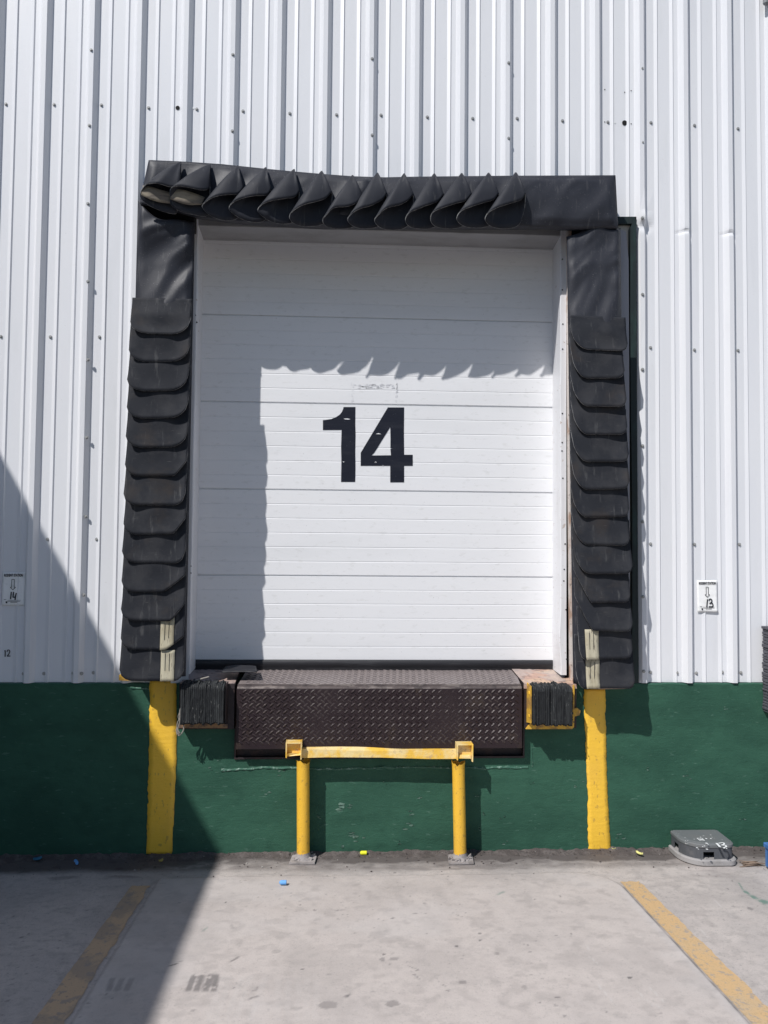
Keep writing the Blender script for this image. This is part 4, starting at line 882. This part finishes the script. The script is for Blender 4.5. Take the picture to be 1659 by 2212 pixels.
p12 = [c0(75, 1705), c0(190, 1705)]; yy = min(sheet_y(c0(x, 1650).x, prof_y(c0(x, 1650).x), c0(x, 1650).z) for x in (75, 130, 190))-.004
f12 = lambda x, y: (lambda p: Vector((p.x, yy, p.z)))(c0(x, y))
stroke(mb, [f12(80, 1605), f12(97, 1592), f12(95, 1705)], .0066, (0, -.001, 0))
stroke(mb, [f12(*p) for p in cv([(128, 1620), (140, 1592), (165, 1590), (176, 1615), (160, 1655), (130, 1695)])]+[f12(186, 1692)], .0060, (0, -.001, 0))
solo(mb, 'number_label', m_ink, f12(130, 1705), 'small black stencilled number 12 on the shaded cladding under the left notice', 'number', fix=False)

# ------------------------------------------------------------------ bait station
bs0 = gnd(1522, 1872); bx = bs0.x
bt = thing('bait_station', (bx, bs0.y+.10, 0), 'dark grey plastic rodent bait station with paint-flecked lid on a pale slab', 'bait station')
z7 = lambda x, y: (1404.4+x*.15344, 1755.5+y*.15344)
fl = gnd(*z7(640, 770)); fr = gnd(*z7(1160, 765)); lf_ = gnd(*z7(345, 560), .03)
x0, x1 = gnd(*z7(342, 620)).x, gnd(*z7(1190, 700)).x; yf_ = fl.y; yb_ = -.02
def dshape(x0, x1, yf, yb, rl, rr, n=8):
    P = [(x0, yb), (x0, yf+rl[1])]
    for k in range(n+1): a = k/n*math.pi/2; P.append((x0+rl[0]*(1-math.cos(a)), yf+rl[1]*(1-math.sin(a))))
    for k in range(n+1): a = k/n*math.pi/2; P.append((x1-rr[0]*(1-math.sin(a)), yf+rr[1]*(1-math.cos(a))))
    P += [(x1, yb)]; return P
def loft(mb, sections, mi=0):                   # [(outline, z)] closed, capped
    rows = [[Vector((x, y, z)) for x, y in P]+[Vector((P[0][0], P[0][1], z))] for P, z in sections]
    mb.grid(rows, mi, False); mb.poly([rows[0][:-1]], mi); mb.poly([rows[-1][:-1]], mi)
dpt = yb_-yf_; wdt = x1-x0
O = lambda i, j=0: dshape(x0+i, x1-i, yf_+i, yb_-j, (wdt*.40, dpt*.62), (.06, .06))
mb = MB(); loft(mb, [(O(.008), .0), (O(.0), .008), (O(.0), .034), (O(.006), .040)]); mb.build('base_slab', m_block, bt)
hb, ht = .040, .122
e = .018; bx0, bx1, byf = x0+e, x1-e-.004, yf_+e+.004
# body walls with two rodent openings (front right and left side), hollow inside
Pw = dshape(bx0, bx1, byf, yb_-.006, (wdt*.36, dpt*.56), (.045, .045), 10); mb = MB()
fx0, fx1 = gnd(*z7(800, 690), .05).x, gnd(*z7(965, 690), .05).x
dense = []
for i in range(len(Pw)-1):
    a, b = Pw[i], Pw[i+1]; L = math.dist(a, b); m = max(1, int(L/.012))
    for k in range(m): dense.append((lerp(a[0], b[0], k/m), lerp(a[1], b[1], k/m)))
dense.append(Pw[-1])
def opening(p): return (fx0 < p[0] < fx1 and p[1] < byf+.02) or (p[0] < bx0+.02 and byf+dpt*.50 < p[1] < byf+dpt*.74)
for i in range(len(dense)-1):
    a, b = dense[i], dense[i+1]; md_ = ((a[0]+b[0])/2, (a[1]+b[1])/2); zb = hb+.044 if opening(md_) else hb-.002
    mb.add([(*a, zb), (*b, zb), (*b, ht), (*a, ht)], [(0, 1, 2, 3)])
mb.build('box_body', m_boxplastic, bt, solid=.005)
s = MB(); s.box((bx0+.03, byf+.06, hb+.001), (bx1-.02, yb_-.02, ht-.01)); s.build('inner_tray', m_dark, bt)
Ol = lambda i: dshape(bx0-.006+i, bx1+.006-i, byf-.008+i, yb_-.004, (wdt*.37, dpt*.57), (.05, .05), 10)
mb = MB(); loft(mb, [(Ol(.002), ht-.014), (Ol(0), ht-.010), (Ol(0), ht+.004), (Ol(.006), ht+.010)], 0)
loft(mb, [(Ol(.014), ht+.0095), (Ol(.019), ht+.013)], 0)
lid = mb.build('lid', m_lid, bt)
zl_ = ht+.0145; lp = lambda x, y: gnd(*z7(x, y), zl_)
mb = MB(); stroke(mb, [lp(935, 430), lp(985, 485)], .014, (0, 0, .001)); 
stroke(mb, [lp(*p) for p in cv([(965, 432), (1030, 425), (1040, 445), (1010, 458), (1060, 462), (1070, 480), (1040, 490)])], .010, (0, 0, .001))
stroke(mb, [lp(660, 360), lp(730, 362), lp(765, 395), lp(705, 395), lp(660, 360)], .006, (0, 0, .001)); stroke(mb, [lp(700, 372), lp(720, 385)], .010, (0, 0, .001)); stroke(mb, [lp(725, 375), lp(740, 386)], .008, (0, 0, .001))
for x, y, w in [(790, 366, 26), (710, 346, 18), (855, 366, 24), (530, 395, 12), (497, 397, 12), (530, 432, 12), (795, 432, 34), (765, 470, 20), (660, 495, 26), (740, 478, 18), (815, 448, 18), (620, 374, 14), (870, 346, 12), (1040, 498, 30), (1075, 505, 20), (800, 515, 30), (680, 515, 16)]:
    c = lp(x, y); r = w*.15344/318*.5; mb.poly([[c+Vector((r*(1+.5*fnoise(a, x, 0))*math.cos(a*.785), r*1.1*(1+.5*fnoise(a, y, 1))*math.sin(a*.785), .0008)) for a in range(8)]])
mb.build('lid_marking', m_white, lid, fix=False)

# ------------------------------------------------------------------ things at the right edge
mb = MB(); A = at(1648, 1548, -.16); A.x = at(1649, 1548, -.012).x; z1 = at(1648, 1357, -.16).z; xa = A.x
nb = thing('dock_bumper', (xa+.15, -.05, A.z), 'black layered rubber bumper block cut off by the right edge of the photo', 'dock bumper')
rnd = random.Random(4); z = A.z; k = 0
while z < z1-.01:
    h = rnd.choice([.016, .02, .024]); h = min(h, z1-z); d = rnd.uniform(-.006, .006); mb.box((xa+rnd.uniform(-.003, .006), -.16+d*.5, z+.001), (xa+.30, -.0, z+h-.001), bev=.003); z += h
mb.build('rubber_block', mat('grey_rubber_layers', (.085, .085, .10), .7, spots=[(20, (.3, 1, 3), (.13, .13, .15), .5, .7, .7)], bump=[(60, (.3, 1, 3), .6, .005)]), nb)
g0 = gnd(1653, 1875); g0.y -= .30; cr = thing('blue_crate', (g0.x+.2, g0.y+.15, 0), 'blue plastic crate on the ground, cut off by the right edge of the photo', 'crate')
hh = .155; mb = MB(); x0, x1, y0, y1 = g0.x, g0.x+.40, g0.y, g0.y+.30
for q in ((x0, y0, x1, y0+.012), (x0, y1-.012, x1, y1), (x0, y0+.012, x0+.012, y1-.012), (x1-.012, y0+.012, x1, y1-.012)):
    mb.box((q[0], q[1], .012), (q[2], q[3], hh-.03), bev=.003)
mb.box((x0+.012, y0+.012, .004), (x1-.012, y1-.012, .016)); mb.build('crate_body', m_blue, cr)
mb = MB()
for q in ((x0-.008, y0-.008, x1+.008, y0+.012), (x0-.008, y1-.012, x1+.008, y1+.008), (x0-.008, y0+.012, x0+.012, y1-.012), (x1-.012, y0+.012, x1+.008, y1-.012)): mb.box((q[0], q[1], hh-.028), (q[2], q[3], hh), bev=.004)
mb.build('rim', m_blue, cr)
mb = MB(); mb.box((x0+.01, y0+.01, 0), (x1-.01, y1-.01, .004)); mb.build('base', m_dark, cr)
mb = MB(); p = at(1652, 7, YB-.07); mb.box((p.x, p.y, p.z), (p.x+.22, YB-.034, p.z+.16), bev=.012); mb.box((p.x+.03, p.y+.02, p.z+.158), (p.x+.19, YB-.034, p.z+.185), bev=.006)
solo(mb, 'wall_box', mat('grey_enclosure', (.22, .23, .24), .6), (p.x+.1, YB, p.z), 'grey box fixed to the cladding in the top right corner', 'wall box')

# ------------------------------------------------------------------ litter
def plug(x, y, L, r, ang, m, label, tip=True, kink=0.):
    p = gnd(x, y); z = max(gz(p.x, p.y), 0)+r+.004; d = Vector((math.cos(ang), math.sin(ang), 0)); n = 10; P = []; Rr = []
    for i in range(n+1):
        f = i/n; P.append(Vector((p.x, p.y, z))+d*(f-.5)*L+Vector((0, kink*math.sin(f*3.1), 0))); Rr.append(r*(1 if not tip or f > .3 else math.sqrt(max(.02, 1-((.3-f)/.3)**2*.8))))
    mb = MB(); mb.tube(P, Rr, 12); mb.v = [(a, b, max(c, .001)) for a, b, c in mb.v]; return solo(mb, 'earplug', m, (p.x, p.y, 0), label, 'earplug')
plug(785, 1848, .042, .0125, .0, m_yelfoam, 'bright yellow foam earplug in the dirt between the two posts')
plug(611, 1917, .040, .0125, 0, m_bluefoam, 'blue foam earplug lying in the sun on the concrete left of the frame')
plug(163, 1867, .05, .009, -.9, m_bluefoam, 'pale blue crumpled earplug in the shaded dirt left of the yellow stripe', kink=.012)
def scrap(x, y, w, h, m, name, label, cat, curl=.01, ang=0.):
    p = gnd(x, y); z = max(gz(p.x, p.y), 0)+.012; rows = []
    for i in range(7):
        row = []
        for j in range(5):
            u = i/6-.5; v = j/4-.5; ww = math.sqrt(max(.05, 1-(2*u)**2*.9)); a = u*w; b = v*h*ww
            row.append(Vector((p.x+a*math.cos(ang)-b*math.sin(ang), p.y+a*math.sin(ang)+b*math.cos(ang), z+curl*(4*v*v)*.8+curl*2*u*u+.003*fnoise(i*.7, j*.8, x))))
        rows.append(row)
    mb = MB(); mb.grid(rows); return solo(mb, name, m, (p.x, p.y, 0), label, cat, solid=.0012)
scrap(81, 1862, .05, .04, mat('blue_film', (.05, .22, .36), .5), 'plastic_scrap', 'dull blue scrap of plastic film at the far left foot of the wall', 'litter', .012, .6)
scrap(1381, 1850, .05, .026, m_leaf, 'dry_leaf', 'pale yellow dry leaf right of the sunlit yellow stripe', 'leaf', .014, -1.0)
scrap(1326, 1838.5, .028, .016, m_leaf, 'dry_leaf', 'tiny yellow leaf at the foot of the sunlit yellow stripe', 'leaf', .008, .2)
scrap(348, 1866, .03, .024, mat('ochre_leaf', (.45, .36, .10), .7), 'dry_leaf', 'small curled ochre leaf in the shade below the left yellow stripe', 'leaf', .012, .8)
mb = MB(); p = gnd(1626, 1870); rnd = random.Random(2)
for k in range(14):
    a = rnd.uniform(-.7, .1); L = rnd.uniform(.04, .12); c = Vector((p.x+rnd.uniform(-.04, .04), p.y+rnd.uniform(-.02, .02), .006+.003*(k % 5))); d = Vector((math.cos(a), math.sin(a)*.8, rnd.uniform(-.06, .10)))*L/2
    mb.tube([c-d, c+Vector((0, 0, .002)), c+d], [.0025, .004, .0025], 6)
solo(mb, 'twigs', m_twig, (p.x, p.y, 0), 'small bundle of broken brown twigs right of the bait station', 'twigs')

# ------------------------------------------------------------------ wing of the building left of the picture: its top edge throws the long shadow
s0, s1 = at(0, 985, 0), at(478, 1845, 0); kx = (s1.x-s0.x)/(s1.z-s0.z); xw = XL+.9
zw = s0.z+(xw-s0.x)/kx
# direction of the shadow line on the wall must follow the sun: top edge runs square to the wall
wg = thing('side_building', (xw-.6, -5, 0), 'white sheet-metal building wing standing left outside the photo, shading the corner', 'building')
mb = MB(); rows = []
WL = 6.4; n = int(WL/.1016)
for i in range(n+1):
    y = -.06-i*.1016; d = -.02*(i % 3 == 0); rows += [[(xw+d, y, ZP), (xw+d, y, zw)], [(xw+d, y-.05, ZP), (xw+d, y-.05, zw)]]
mb.grid(rows, smooth=False); mb.box((xw-1.5, -.06-WL, ZP), (xw-.04, -.06, zw-.002)); mb.build('wall_sheet', m_sheet, wg)
mb = MB(); mb.box((xw-1.5, -.06-WL, -.1), (xw, -.06, ZP-.004)); mb.build('base_wall', m_green, wg)
mb = MB(); mb.box((xw-1.55, -.06-WL-.05, zw), (xw+.0, -.04, zw+.004)); mb.build('roof_edge', m_grey, wg)
# render settings
S.render.engine = 'CYCLES'
S.render.resolution_x, S.render.resolution_y = 768, 1024
